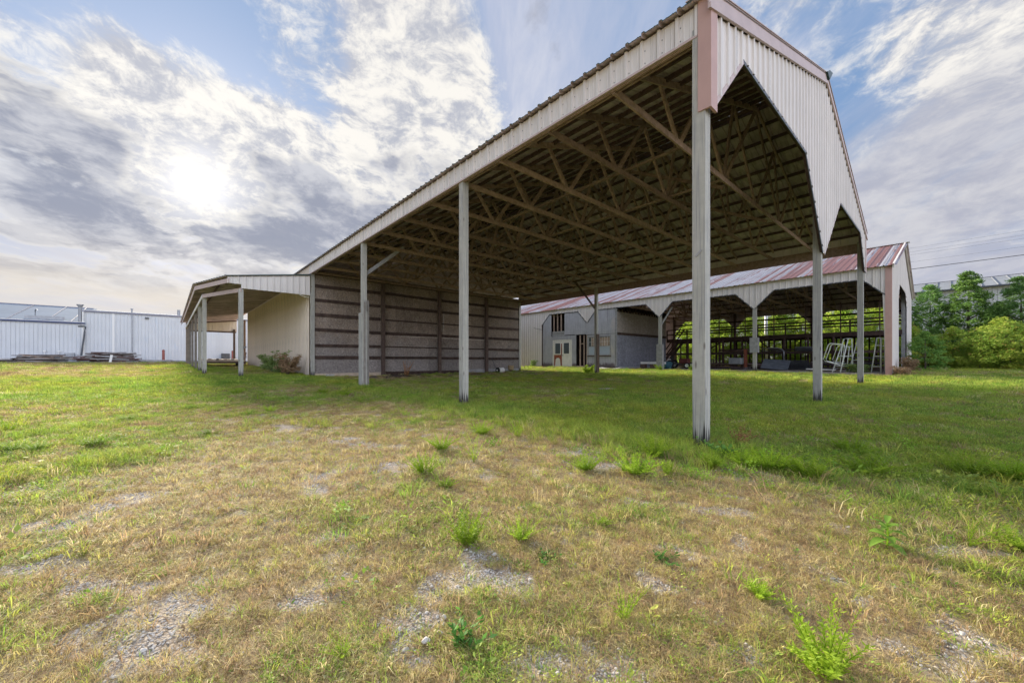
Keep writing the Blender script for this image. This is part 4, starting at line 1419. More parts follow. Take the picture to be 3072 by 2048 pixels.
def build_shed_contents():
    F = FLOOR
    # old red garden tractor
    T = Thing('garden_tractor', 'rusty red garden tractor parked in the shed beside a teal drum', 'tractor', 25.0, 12.0, F)
    T.part(MB().box(24.75, 25.25, 11.35, 12.1, F + .42, F + .80), 'hood', 'tractor_red', bevel=.05)
    T.part(MB().box(24.72, 25.28, 12.1, 12.9, F + .35, F + .48), 'chassis', 'dark_metal')
    T.part(MB().box(24.8, 25.2, 12.35, 12.75, F + .62, F + .70).box(24.8, 25.2, 12.70, 12.78, F + .70, F + 1.02), 'seat', 'rubber', bevel=.02)
    T.part(MB().tube([(25, 12.0, F + .8), (25, 12.15, F + 1.05)], .02, 6).tube([(25 + .17 * math.cos(a), 12.15 + .06 * math.sin(a), F + 1.06 + .12 * math.sin(a)) for a in np.linspace(0, 6.28, 13)], .015, 5), 'steering_wheel', 'rubber')
    for u, r in ((11.35, .24), (12.75, .34)):
        for s in (-1, 1):
            w = T.part(wheel_mb((25 + s * .38, u, F + r), r, .17), 'wheel', 'rubber', smooth=False)
            T.part(MB().tube([(25 + s * .29, u, F + r), (25 + s * .46, u, F + r)], r * .58, 12), 'rim', 'ivory_paint', under=w)
    # fallen over mower deck etc
    T = Thing('tiller', 'dark tiller with white shield lying beside the tractor', 'tiller', 25.2, 13.3, F)
    T.part(MB().box(25.0, 25.5, 12.95, 13.5, F + .15, F + .45), 'engine', 'dark_metal', bevel=.04)
    T.part(MB().beam((25.0, 13.1, F + .45), (24.8, 12.85, F + .75), .3, .04), 'shield', 'white_trim')
    T.part(MB().tube([(25.3, 13.4, F + .4), (25.7, 14.0, F + .95)], .025, 6).tube([(25.15, 13.4, F + .4), (25.5, 14.05, F + .95)], .025, 6), 'handle', 'dark_metal')
    for s in (24.98, 25.52):
        T.part(wheel_mb((s, 13.1, F + .2), .2, .09), 'wheel', 'rubber')
    d = MB()
    pts = [(24.0, 12.45, F + .3), (24.0, 12.9, F + .3), (24.0, 13.35, F + .3)]
    single('drum', 'teal blue drum lying on its side at the shed edge', 'drum',
           MB().tube([(0, -.42, .29), (0, -.40, .30), (0, -.15, .30), (0, -.13, .315), (0, -.11, .30), (0, .15, .30), (0, .17, .315), (0, .19, .30), (0, .42, .30)],
                     [.27, .29, .29, .31, .29, .29, .31, .29, .29], 16), 'teal_paint', 23.0, 12.35, F - .02)
    # white channel lying behind the spliced post
    single('gutter_length', 'white metal channel lying on blocks behind a shed post', 'channel',
           MB().box(-.06, .06, -1.0, 1.0, 0, .03).box(-.07, -.05, -1.0, 1.0, .0, .16).box(.05, .07, -1.0, 1.0, .0, .16), 'white_trim', 21.6, 12.6, 1.12)
    single('timber_block', 'dark timber blocks stacked under the white channel', 'timber', MB().box(-.2, .2, -.6, .6, 0, .12).box(-.2, .2, .2, .55, .12, .42).box(-.2, .2, -.6, -.25, .12, .42), 'dark_post_wood', 21.6, 13.0, F - .05, bevel=.01)
    T = Thing('appliance', 'pale grey metal cabinet lying among boards in the shed', 'cabinet', 27.0, 8.5, F + .3)
    T.part(MB().box(26.7, 27.4, 8.15, 9.05, F + .35, F + .85), 'cabinet_body', 'galvanised', bevel=.03)
    T.part(MB().box(26.685, 26.70, 8.22, 8.98, F + .42, F + .6), 'cabinet_door', 'galvanised')
    T.part(MB().box(26.685, 26.70, 8.22, 8.98, F + .63, F + .8), 'cabinet_door', 'galvanised')
    single('steel_channel', 'rusty red steel channel standing on end in the shed', 'beam',
           MB().box(-.09, .09, -.01, .01, 0, 1.45).box(-.09, -.07, -.09, .09, 0, 1.45).box(.07, .09, -.09, .09, 0, 1.45), 'rusty_red', 25.4, 7.45, F)
    single('sheet_metal', 'blue-grey sheet of metal propped at a slant by the shed post', 'sheet metal',
           MB().add([(-.5, .75, .16), (-.2, -.65, .05), (.9, -.55, .62), (.6, .85, .72), (-.5, .75, .18), (-.2, -.65, .07), (.9, -.55, .64), (.6, .85, .74)],
                    [(0, 3, 2, 1), (4, 5, 6, 7), (0, 1, 5, 4), (1, 2, 6, 5), (2, 3, 7, 6), (3, 0, 4, 7)]), 'blue_grey_sheet', 22.9, 4.9, F)
    T = Thing('roofing_stack', 'stack of dark corrugated sheets on the shed floor', 'stack', 24.6, 4.6, F)
    for i in range(11):
        mb = siding_mb(-.45, .45, lambda s: -1.1, lambda s: 1.1, lambda s, n, z: (24.7 + s + random.uniform(-.01, .01), 4.6 + z * (1 - .02 * i) + random.uniform(-.02, .02), F + .06 + .055 * i + n), origin=-.45, pitch=.15, h=.03, minor=False)
        T.part(mb, 'roofing_sheet', 'dark_metal')
    T = Thing('sheet_roll', 'bent grey metal flashing lying on the shed shelf', 'flashing', 29.3, 4.6, 2.06)
    for i in range(3):
        T.part(MB().add([(28.8, 3.9, 2.08 + i * .11), (29.1, 3.9, 2.16 + i * .12), (29.5, 3.9, 2.06 + i * .1), (28.8, 5.2, 2.08 + i * .11), (29.1, 5.3, 2.17 + i * .12), (29.5, 5.2, 2.06 + i * .1)],
                        [(0, 1, 4, 3), (1, 2, 5, 4)]), 'flashing', 'galvanised' if i else 'grey_metal')
    single('downpipe', 'bent grey pipe hooked over the shed shelf', 'pipe', MB().tube([(0, 1.3, .35), (0, .3, .34), (0, .05, .27), (0, -.1, .1), (0, -.12, -.7)], .05, 8), 'grey_metal', 28.7, 6.0, 1.98, smooth=True)
    pile('lumber_stack', 'brown timbers stacked on the shelf right of the tractor', 'lumber', 29.6, 9.4, 2.06, 8, 2.6, .4, .3, ('girt_wood', 'truss_wood', 'purlin_wood'))
    pile('lumber_stack', 'old boards on the shed shelf under the deck middle', 'lumber', 29.6, 6.2, 2.06, 7, 2.2, .4, .22, ('girt_wood', 'grey_board', 'purlin_wood'))
    pile('board_pile', 'low heap of brown boards on the floor by the pale cabinet', 'lumber', 27.0, 9.3, F, 14, 3.2, .9, .40, ('girt_wood', 'truss_wood', 'purlin_wood'))
    pile('board_pile', 'heap of dark boards around the red steel channel', 'lumber', 26.8, 6.8, F, 14, 2.8, .9, .45, ('girt_wood', 'truss_wood', 'dark_post_wood'))
    pile('scrap_pile', 'tangle of scrap sticks behind the corrugated stack', 'scrap', 26.6, 3.2, F, 16, 2.6, .8, .55, ('girt_wood', 'grey_board', 'dark_metal', 'purlin_wood'), (.08, .04))
    pile('scrap_pile', 'dark scrap heap behind the white ladders', 'scrap', 25.0, .9, F, 18, 2.4, .9, .9, ('dark_metal', 'girt_wood', 'dark_post_wood'), (.09, .05))
    pile('board_pile', 'pale broken boards on the ground under the folding frames', 'lumber', 21.3, 2.4, gz(21.3, 2.4), 7, 1.5, .5, .18, ('tan_board', 'white_paint', 'grey_board'), (.22, .03))
    pile('board_pile', 'dark boards under the bottom shelf at the left bay', 'lumber', 28.6, 13.6, F, 10, 2.4, .6, .4, ('girt_wood', 'purlin_wood'))
    pile('board_pile', 'long boards along the shed floor edge between the posts', 'lumber', 24.6, 8.8, F, 9, 3.6, .45, .16, ('girt_wood', 'purlin_wood', 'grey_board'), (.12, .05))
    # white tubular ladders
    def ladder(label, legs, rungs, r=.028):
        g = gz(*legs[0][0][:2])
        T = Thing('step_ladder', label, 'ladder', legs[0][0][0], legs[0][0][1], g)
        for leg in legs:
            T.part(MB().tube(leg, r, 6), 'ladder_leg', 'ivory_paint', smooth=True)
        for (a, b) in rungs:
            T.part(MB().tube([a, b], r * .8, 6), 'rung', 'ivory_paint', smooth=True)
    def L(p, q, t):
        return tuple(p[i] + (q[i] - p[i]) * t for i in range(3))
    z0 = .56
    a0, a1 = (21.0, 1.88, z0), (21.6, 1.42, 2.55)
    b0, b1 = (20.8, 1.50, z0), (21.4, 1.22, 2.55)
    c0, c1 = (21.6, 1.06, z0), (21.6, 1.10, 2.55)
    ladder('white tubular ladder with splayed legs, left of the far barn post', [[a0, a1], [b0, b1], [c0, c1]],
           [(a1, b1), (b1, c1)] + [(L(a0, a1, t), L(b0, b1, t)) for t in (.26, .52, .78)] + [(L(b0, b1, t), L(c0, c1, t)) for t in (.26, .52, .78)])
    a0, a1 = (22.3, 1.35, z0), (22.5, .95, 2.62)
    b0, b1 = (22.2, .95, z0), (22.4, .80, 2.62)
    ladder('narrow white ladder standing behind the splayed one', [[a0, a1], [b0, b1]], [(a1, b1)] + [(L(a0, a1, t), L(b0, b1, t)) for t in (.2, .4, .6, .8)])
    a0, a1 = (21.2, .31, z0), (21.4, .09, 2.53)
    b0, b1 = (21.2, -.07, z0), (21.4, -.06, 2.53)
    ladder('tapered white ladder beside the pink shed corner', [[a0, a1], [b0, b1]], [(a1, b1)] + [(L(a0, a1, t), L(b0, b1, t)) for t in (.25, .52, .8)])
    a0, a1 = (21.5, -.20, z0), (21.5, -.20, 2.5)
    b0, b1 = (21.9, -.02, z0), (21.6, -.06, 2.5)
    ladder('white ladder half hidden behind the pink shed corner', [[a0, a1], [b0, b1]], [(a1, b1)] + [(L(a0, a1, t), L(b0, b1, t)) for t in (.52, .8)])
    # three hoop frames leaning together
    for i, (du, s) in enumerate(((0, 1.0), (-.10, .96), (-.32, .86))):
        c = 21.25 + .05 * i
        P = [(c, 1.45 + du, 2.24), (c, 1.95 + du, 2.30), (c, 2.04 + du, 2.24), (c, 2.27 + du, 1.45), (c, 2.22 + du, 1.34), (c, 2.08 + du, 1.30), (c, 1.55 + du, 1.12)]
        base = Vector((c, 1.75 + du, 1.25))
        P = [tuple(base + (Vector(p) - base) * s) for p in P]
        T = Thing('hoop_frame', ('outer white hooped frame leaning on the splayed ladder', 'middle white hooped frame leaning on the splayed ladder', 'innermost thin white hooped frame on the splayed ladder')[i], 'frame', c, 1.75, gz(c, 1.75))
        T.part(MB().tube(P, .026 if i < 2 else .018, 6), 'hoop', 'ivory_paint', smooth=True)
        T.part(MB().tube([P[0], P[-1]], .02, 6), 'hoop_bar', 'ivory_paint', smooth=True)
    for i in range(10):
        pass


build_shed_contents()


# ------------------------------------------------------------------ pale warehouse across the yard
def build_warehouse():
    U = 62.9
    G = 1.40
    T = Thing('warehouse', 'long pale blue metal warehouse across the yard', 'warehouse', -13.3, U, G)
    O = T.part
    # tall part to the right of the step, low part with the blue gutter to its left
    def run(v0, v1, u, zt, z0=G):
        k = 0
        v = v0
        while v < v1 - .01:
            b = min(v + .915, v1)
            O(siding_mb(v, b, lambda s: z0, lambda s: zt, lambda s, n, z: (s, u - n - .003 * (k % 2), z), origin=v0), 'wall_panel', 'pale_metal')
            v = b
            k += 1
    run(-13.2, 12.0, U, 6.96)
    run(-42.0, -13.3, U - .3, 5.56)
    O(MB().box(-13.3, -13.2, U - .32, U - .02, G, 6.95), 'corner_trim', 'white_trim')
    O(MB().box(-13.5, 12.2, U - .16, U - .03, 6.95, 7.12), 'gutter', 'grey_gutter')
    O(MB().box(-13.5, 12.2, U - .18, U - .01, 7.122, 7.15), 'gutter_lip', 'white_trim')
    O(MB().box(-42.0, -13.05, U - .50, U - .33, 5.52, 5.68), 'gutter', 'blue_gutter')
    O(MB().box(-42.0, -13.05, U - .52, U - .31, 5.682, 5.74), 'gutter_lip', 'white_trim')
    # roofs
    for i in range(32):
        a = -42 + i * .9
        O(MB().add([(a, U - .35, 5.72), (a + .9, U - .35, 5.72), (a + .9, U + 11, 8.36), (a, U + 11, 8.36), (a, U - .35, 5.70), (a + .9, U - .35, 5.70), (a + .9, U + 11, 8.34), (a, U + 11, 8.34)],
                   [(0, 1, 2, 3), (4, 7, 6, 5), (0, 4, 5, 1), (3, 2, 6, 7)]), 'roof_panel', 'pale_roof')
    for v in (-18.6, -15.9, -14.15, -23.0):
        O(MB().beam((v, U - .3, 5.76), (v, U + 10.9, 8.39), .06, .05), 'roof_seam', 'grey_gutter')
    O(MB().box(-42, -13.5, U + 10.9, U + 11.1, 8.33, 8.42), 'ridge_trim', 'grey_gutter')
    O(MB().add([(-13.2, U, 7.08), (12, U, 7.08), (12, U + 12, 8.3), (-13.2, U + 12, 8.3)], [(0, 1, 2, 3)]), 'roof_slope', 'pale_roof')
    O(MB().add([(-13.25, U, 7.0), (-13.25, U + 12, 8.28), (-13.25, U + 12, G), (-13.25, U, G)], [(0, 1, 2, 3)]), 'side_wall', 'pale_metal')
    # roof pipes, flue, vent box, lamp, downpipe
    O(MB().tube([(-13.47, U - .1, 5.8), (-13.47, U - .1, 7.45), (-13.47, U - .1, 7.46), (-13.47, U - .1, 7.62), (-13.47, U - .1, 7.63), (-13.47, U - .1, 7.72)], [.15, .15, .2, .22, .3, .3], 12), 'flue', 'grey_metal')
    O(MB().tube([(-9.35, U + 1, 7.1), (-9.35, U + 1, 7.62)], .07, 8).tube([(-9.35, U + 1, 7.62), (-9.35, U + 1, 7.74)], .12, 8), 'roof_pipe', 'grey_metal')
    O(MB().tube([(-5.0, U + 1, 7.1), (-5.0, U + 1, 7.95)], .16, 10), 'flue', 'grey_metal')
    O(MB().tube([(-17.1, U + 2.2, 6.3), (-17.1, U + 2.2, 7.0), (-17.0, U + 2.2, 7.1)], .05, 6), 'roof_pipe', 'dark_metal')
    O(MB().box(-17.54, -14.75, U + .3, U + .75, 5.86, 6.26), 'vent_box', 'grey_metal')
    O(MB().box(-8.15, -7.8, U - .22, U - .04, 6.5, 6.68), 'wall_lamp', 'dark_metal')
    O(MB().tube([(-13.6, U - .35, 5.25), (-13.15, U - .4, 5.28), (-13.03, U - .42, 5.2), (-13.1, U - .42, 4.6), (-13.38, U - .42, G + .3)], .075, 8), 'downpipe', 'dark_metal')
    O(MB().box(-10.95, -10.75, U - .07, U - .036, G, 6.94), 'wall_trim', 'white_trim')
    O(MB().box(-9.3, -9.2, U - .06, U - .034, G, 6.94), 'wall_trim', 'grey_metal')
    O(MB().box(-42, 12, U - .02, U + .02, G - .3, G), 'base_sill', 'girt_wood')
    O(MB().box(-42, -13.3, U - .33, U - .28, G - .3, G), 'base_sill', 'girt_wood')
    # small white wall hydrants / hose hooks
    for v, z in ((-16.0, 2.35), (-15.0, 2.35)):
        O(MB().tube([(v, U - .5, G), (v, U - .5, z)], .03, 6).box(v - .12, v + .12, U - .56, U - .44, z, z + .12), 'wall_tap', 'white_trim')

    def unit(label, v, u, w, d, h, mat):
        Q = Thing('ac_unit', label, 'air conditioner', v, u, G)
        Q.part(MB().box(v - w / 2, v + w / 2, u - d / 2, u + d / 2, G - .05, G + h), 'casing', mat, bevel=.02)
        for i in range(7):
            z = G + .12 + i * (h - .2) / 7
            Q.part(MB().box(v - w / 2 + .05, v + w / 2 - .05, u - d / 2 - .012, u - d / 2 - .002, z, z + .03), 'louver', 'dark_metal')
    unit('long rusty air unit behind the low board heap', -16.3, U - 1.0, 1.1, .7, .62, 'grey_metal')
    unit('louvred air unit against the warehouse beside the downpipe', -14.2, U - .8, .75, .6, .85, 'galvanised')
    unit('dark air unit by the warehouse seen under the lean-to roof', -.3, U - 1.0, .9, .8, .95, 'dark_metal')
    for v, lab in ((-6.47, 'red steel bollard standing alone in front of the pale warehouse'), (.45, 'red steel bollard beside the dark air unit')):
        single('bollard', lab, 'bollard', MB().tube([(0, 0, -.3), (0, 0, 1.3), (0, 0, 1.34), (0, 0, 1.38)], [.13, .13, .1, .03], 12), 'bollard_red', v, U - 1.4, G - .04, smooth=False)
    pile('lumber_heap', 'high heap of grey poles and boards right of the downpipe', 'lumber', -11.0, U - 3.0, gz(-11, U - 3), 54, 4.4, .9, .95, ('grey_board', 'girt_wood', 'old_and_shaded_wood', 'purlin_wood'), (.11, .09), along='v', yaw=.5, tilt=.16)
    pile('lumber_heap', 'low spread heap of weathered boards before the low warehouse', 'lumber', -15.6, U - 3.6, gz(-15.6, U - 3.6), 40, 3.6, .9, .65, ('grey_board', 'girt_wood', 'old_and_shaded_wood', 'stud_wood'), (.13, .06), along='v', yaw=.35, tilt=.08)
    pile('lumber_heap', 'flat row of old boards trailing from the heap to the bollard', 'lumber', -7.6, U - 3.2, gz(-7.6, U - 3.2), 18, 4.0, .5, .16, ('grey_board', 'girt_wood'), (.16, .06), along='v')
    pile('lumber_heap', 'thin strewn boards at the frame edge before the warehouse', 'lumber', -18.6, U - 3.6, gz(-18.6, U - 3.6), 12, 2.2, .6, .14, ('grey_board', 'girt_wood'), (.16, .06), along='v')
    single('gravel_heap', 'low grey gravel heap left of the boards', 'gravel heap', dome(1.6, .8, .34), 'stone', -18.3, U - 2.6, gz(-18.3, U - 2.6) - .04, smooth=True)
    # leaning white board on the high heap
    single('white_board', 'short pale board stood against the grey pole heap', 'board', MB().beam((0, 0, 0), (.1, .3, .8), .2, .04, up=(0, 1, 0)), 'white_paint', -10.8, U - 4.2, gz(-10.8, U - 4.2))


def dome(rx, ry, h, n=16, rough=.12):
    mb = MB()
    vs = [(0, 0, h)]
    for j, (t, k) in enumerate(((.35, .93), (.7, .6), (1.0, 0.0))):
        for i in range(n):
            a = 2 * math.pi * i / n
            q = 1 + random.uniform(-rough, rough)
            vs.append((rx * t * q * math.cos(a), ry * t * q * math.sin(a), h * k * (1 + random.uniform(-rough, rough))))
    fs = [(0, 1 + i, 1 + (i + 1) % n) for i in range(n)]
    for j in range(2):
        for i in range(n):
            fs.append((1 + j * n + i, 1 + (j + 1) * n + i, 1 + (j + 1) * n + (i + 1) % n, 1 + j * n + (i + 1) % n))
    mb.add(vs, fs)
    return mb


build_warehouse()


def build_far_building():
    V = 53.0
    G = .8
    T = Thing('far_warehouse', 'pale metal building with a low pitched roof behind the trees', 'warehouse', V, -10, G)
    for k in range(40):
        u = -40 + k * 1.0
        T.part(siding_mb(u, u + 1.0, lambda s: G, lambda s: 8.45, lambda s, n, z: (V - n - .004 * (k % 2), s, z), origin=u, pitch=.333, minor=False), 'wall_panel', 'far_siding')
        T.part(MB().add([(V - .4, u, 8.55), (V - .4, u + 1, 8.55), (V + 9, u + 1, 10.6), (V + 9, u, 10.6)], [(0, 3, 2, 1)]).beam((V - .4, u + .5, 8.58), (V + 9, u + .5, 10.63), .06, .06), 'roof_panel', 'far_roof')
    for k in range(24):
        u = k * 1.0
        T.part(siding_mb(u, u + 1.0, lambda s: G, lambda s: 8.45, lambda s, n, z: (V - n - .004 * (k % 2), s, z), origin=u, pitch=.333, minor=False), 'wall_panel', 'far_siding')
        T.part(MB().add([(V - .4, u, 8.55), (V - .4, u + 1, 8.55), (V + 9, u + 1, 10.6), (V + 9, u, 10.6)], [(0, 3, 2, 1)]), 'roof_panel', 'far_roof')
    T.part(MB().box(V - .5, V - .3, -40, 24, 8.40, 8.54), 'gutter', 'dark_metal')


build_far_building()

# ------------------------------------------------------------------ wires over the trees
for i, (z, r, lab) in enumerate(((14.9, .008, 'thin overhead wire, topmost above the trees'), (14.45, .008, 'thin overhead wire, second from the top'),
                                 (14.1, .008, 'thin overhead wire, third from the top'), (13.25, .008, 'faint overhead wire above the thick dark cable'),
                                 (12.4, .035, 'thick dark overhead cable crossing the grey sky'), (10.5, .032, 'lowest dark overhead cable just above the far roof'))):
    P = []
    for k in range(25):
        u = 26 - k * 2.6
        s = (k / 24 - .5) * 2
        P.append((60, u, z - .35 * (1 - s * s) + .02 * (26 - u) * .35))
    mb = MB()
    mb.tube([(p[0] - 60, p[1] + 6, p[2] - 10) for p in P], r, 5)
    single('overhead_wire', lab, 'wire', mb, 'wire', 60, -6, 10, group='overhead wires behind the trees')
single('utility_pole', 'white pole standing behind the shed seen through its open bays', 'pole', MB().tube([(0, 0, -.5), (0, 0, 3), (0, 0, 7.5)], [.16, .15, .13], 10), 'white_trim', 36.8, 9.25, .8, smooth=True)


# ------------------------------------------------------------------ foliage
def leaf_cloud(centres, radii, per, size, flat=0.55, shape=None, droop=0.0):
    """leaf-sized faces spread in clumps; returns MB"""
    n = len(centres)
    c = np.repeat(np.asarray(centres, float), per, axis=0)
    rad = np.repeat(np.asarray(radii, float), per)
    d = rng.normal(size=(n * per, 3))
    d /= np.linalg.norm(d, axis=1)[:, None]
    rr = rad * rng.random(n * per) ** 0.45
    p = c + d * rr[:, None] * np.array([1, 1, flat])
    a = rng.normal(size=(n * per, 3))
    a[:, 2] = a[:, 2] * .5 - droop
    a /= np.linalg.norm(a, axis=1)[:, None]
    b = np.cross(a, rng.normal(size=(n * per, 3)))
    b /= np.linalg.norm(b, axis=1)[:, None]
    s = size * (0.6 + 0.8 * rng.random(n * per))[:, None]
    w = s * 0.55
    q = np.stack([p - a * s, p + b * w * .5 - a * s * .1, p + a * s, p - b * w * .5 - a * s * .1], 1).reshape(-1, 3)
    k = np.arange(n * per)[:, None] * 4
    return q, np.concatenate([k, k + 1, k + 2, k + 3], 1)


def np_mesh(name, verts, faces, mat):
    me = bpy.data.meshes.new(name)
    me.vertices.add(len(verts))
    me.vertices.foreach_set('co', np.ascontiguousarray(verts, np.float32).ravel())
    me.loops.add(faces.size)
    me.polygons.add(len(faces))
    me.polygons.foreach_set('loop_start', np.arange(len(faces)) * faces.shape[1])
    me.polygons.foreach_set('vertices', faces.astype(np.int32).ravel())
    me.update(calc_edges=True)
    me.materials.append(MATS[mat])
    return me


def crown_dome(h, r, z0, n, per, size, mat, lump=.26, name='crown'):
    cs, rs = [], []
    while len(cs) < n:
        t = rng.random()
        a = rng.random() * 6.283
        env = math.sin(min(1, .12 + t * .95) * math.pi) ** .55
        q = r * env * (0.45 + .55 * rng.random() ** .5)
        cs.append((q * math.cos(a) * rng.uniform(.8, 1.15), q * math.sin(a), z0 + t * (h - z0) * rng.uniform(.93, 1.05)))
        rs.append(r * lump * rng.uniform(.6, 1.25))
    v, f = leaf_cloud(cs, rs, per, size)
    return np_mesh(name, v, f, mat)


def crown_cone(h, r, z0, n, per, size, mat, name='crown'):
    cs, rs = [], []
    for i in range(n):
        t = 1 - (1 - rng.random()) ** .62 if False else rng.random() ** 1.5
        a = rng.random() * 6.283
        env = (1 - t) ** .62 * (1 + .18 * math.sin(11 * t + a * 3)) + .05
        q = r * env * rng.uniform(.45, 1.08)
        cs.append((q * math.cos(a), q * math.sin(a), z0 + t * (h - z0)))
        rs.append(r * .17 * (1 - .35 * t) * rng.uniform(.7, 1.5))
    v, f = leaf_cloud(cs, rs, per, size, .6, droop=.2)
    return np_mesh(name, v, f, mat)


def trunk_mesh(h, r, n=4):
    mb = MB()
    mb.tube([(0, 0, -.3), (.03 * r, .1 * r, h * .35), (-.2 * r, .1 * r, h * .7), (0, 0, h)], [r, r * .8, r * .5, r * .15], 7)
    for i in range(n):
        a = random.random() * 6.28
        z = h * random.uniform(.25, .7)
        L = h * random.uniform(.18, .3)
        mb.tube([(0, 0, z), (L * .5 * math.cos(a), L * .5 * math.sin(a), z + L * .35), (L * math.cos(a), L * math.sin(a), z + L * .6)], [r * .4, r * .25, r * .08], 5)
    return mb.mesh('trunk', 'bark')


CROWNS = {
    'cedar': [crown_cone(8.0, 2.5, .3, 560, 32, .12, 'cedar_leaf'), crown_cone(8.0, 2.3, .3, 560, 32, .12, 'tree_leaf')],
    'tree': [crown_dome(7.5, 2.6, 1.4, 150, 60, .15, 'tree_leaf'), crown_dome(7.0, 2.8, 1.0, 150, 60, .15, 'bright_leaf')],
    'hedge': [crown_dome(3.2, 1.9, .05, 130, 60, .085, 'hedge_leaf', .22), crown_dome(2.8, 2.0, .05, 130, 60, .085, 'hedge_leaf', .24)],
    'bright': [crown_dome(5.2, 2.3, .2, 150, 55, .12, 'bright_leaf', .22), crown_dome(4.6, 2.5, .2, 150, 55, .12, 'bright_leaf', .22)],
    'cedarbush': [crown_dome(2.6, 1.1, .0, 150, 50, .06, 'tree_leaf', .20)],
}
TRUNKS = [trunk_mesh(6.4, .17), trunk_mesh(2.2, .07)]


def plant(name, label, cat, kind, idx, v, u, sc, group=None, small=False, sxy=1.0, z=None):
    x, y = W2(v, u)
    e = bpy.data.objects.new(name, None)
    COL.objects.link(e)
    e.location = (x, y, (ground(x, y) if z is None else z) - .05)
    e.rotation_euler = (0, 0, random.random() * 6.28)
    e.scale = (sc * sxy, sc * sxy, sc)
    tag(e, label, cat, group)
    put('crown', CROWNS[kind][idx], e)
    put('trunk', TRUNKS[1 if small else 0], e)
    return e


g = 'trees standing in front of the far building'
plant('cedar_tree', 'dark cedar with a blunt top, first to the right of the shed', 'tree', 'cedar', 0, 43.4, -1.30, .90, g, sxy=.95)
plant('cedar_tree', 'tallest cedar with a pointed green top in the middle of the right trees', 'tree', 'cedar', 1, 43.0, -3.45, 1.0, g, sxy=.95)
plant('cedar_tree', 'dark cedar rising at the right edge of the view', 'tree', 'cedar', 0, 43.5, -6.1, .90, g, sxy=1.1)
plant('cedar_tree', 'short dark cedar between the pointed cedar and the right edge', 'tree', 'cedar', 0, 45.0, -4.9, .66, g, sxy=1.25)
hg = 'bushes along the field edge right of the shed'
hs = [(38.2, .35, .86, 0, 'leafy bush with yellowing leaves directly behind the shed end'), (39.0, -1.3, .94, 1, 'leafy bush below the blunt cedar'), (39.0, -2.6, 1.0, 0, 'tall green bush below the gap between two cedars'),
      (38.4, -3.9, .98, 1, 'orange-tinged bush below the pointed cedar'), (37.6, -5.2, 1.04, 0, 'broad green bush below the short cedar'), (37.0, -6.6, 1.0, 1, 'green bush reaching out of the frame at the right'),
      (36.5, -8.2, 1.0, 0, 'bush beyond the frame edge at the field border'), (41.0, -.4, 1.15, 1, 'pale green bush in the second row by the shed'), (41.2, -5.0, 1.2, 0, 'pale green bush in the second row at the far right')]
for v, u, s, i, lab in hs:
    plant('bush', lab, 'bush', 'hedge', i, v, u, s, hg, True)
plant('cedar_bush', 'dark green young cedar growing at the shed corner', 'bush', 'cedarbush', 0, 31.4, -1.35, 1.0, None, True)
bg = 'bright trees behind the shed seen through its bays'
for i, (v, u, s, k, lab) in enumerate(((39.5, 1.6, 1.05, 'bright', 'bright leafy tree behind the shed, furthest towards the open end'), (38.8, 4.0, 1.15, 'bright', 'bright leafy tree behind the white ladders'),
                                       (39.4, 6.4, 1.1, 'bright', 'yellow-green tree behind the corrugated stack'), (39.0, 8.8, 1.15, 'bright', 'orange-tinged tree beside the white pole'),
                                       (39.6, 12.4, 1.2, 'bright', 'yellow-green tree left of the white pole'), (38.8, 14.8, 1.15, 'bright', 'bright tree behind the garden tractor'),
                                       (39.4, 17.2, 1.2, 'bright', 'bright tree behind the stair of the shed'), (39.2, 19.8, 1.2, 'bright', 'leafy tree hidden mostly by the chipboard wall'),
                                       (43.5, 3.0, 1.0, 'tree', 'taller tree in the second row behind the ladders'), (44.0, 8.0, 1.05, 'tree', 'taller tree in the second row behind the sheet stack'),
                                       (44.0, 13.0, 1.1, 'tree', 'taller tree in the second row behind the tractor'), (43.8, 18.0, 1.1, 'tree', 'taller tree in the second row behind the stair'))):
    plant('leafy_tree', lab, 'tree', k, i % 2 if k == 'bright' else 1, v, u, s, bg, k == 'bright')


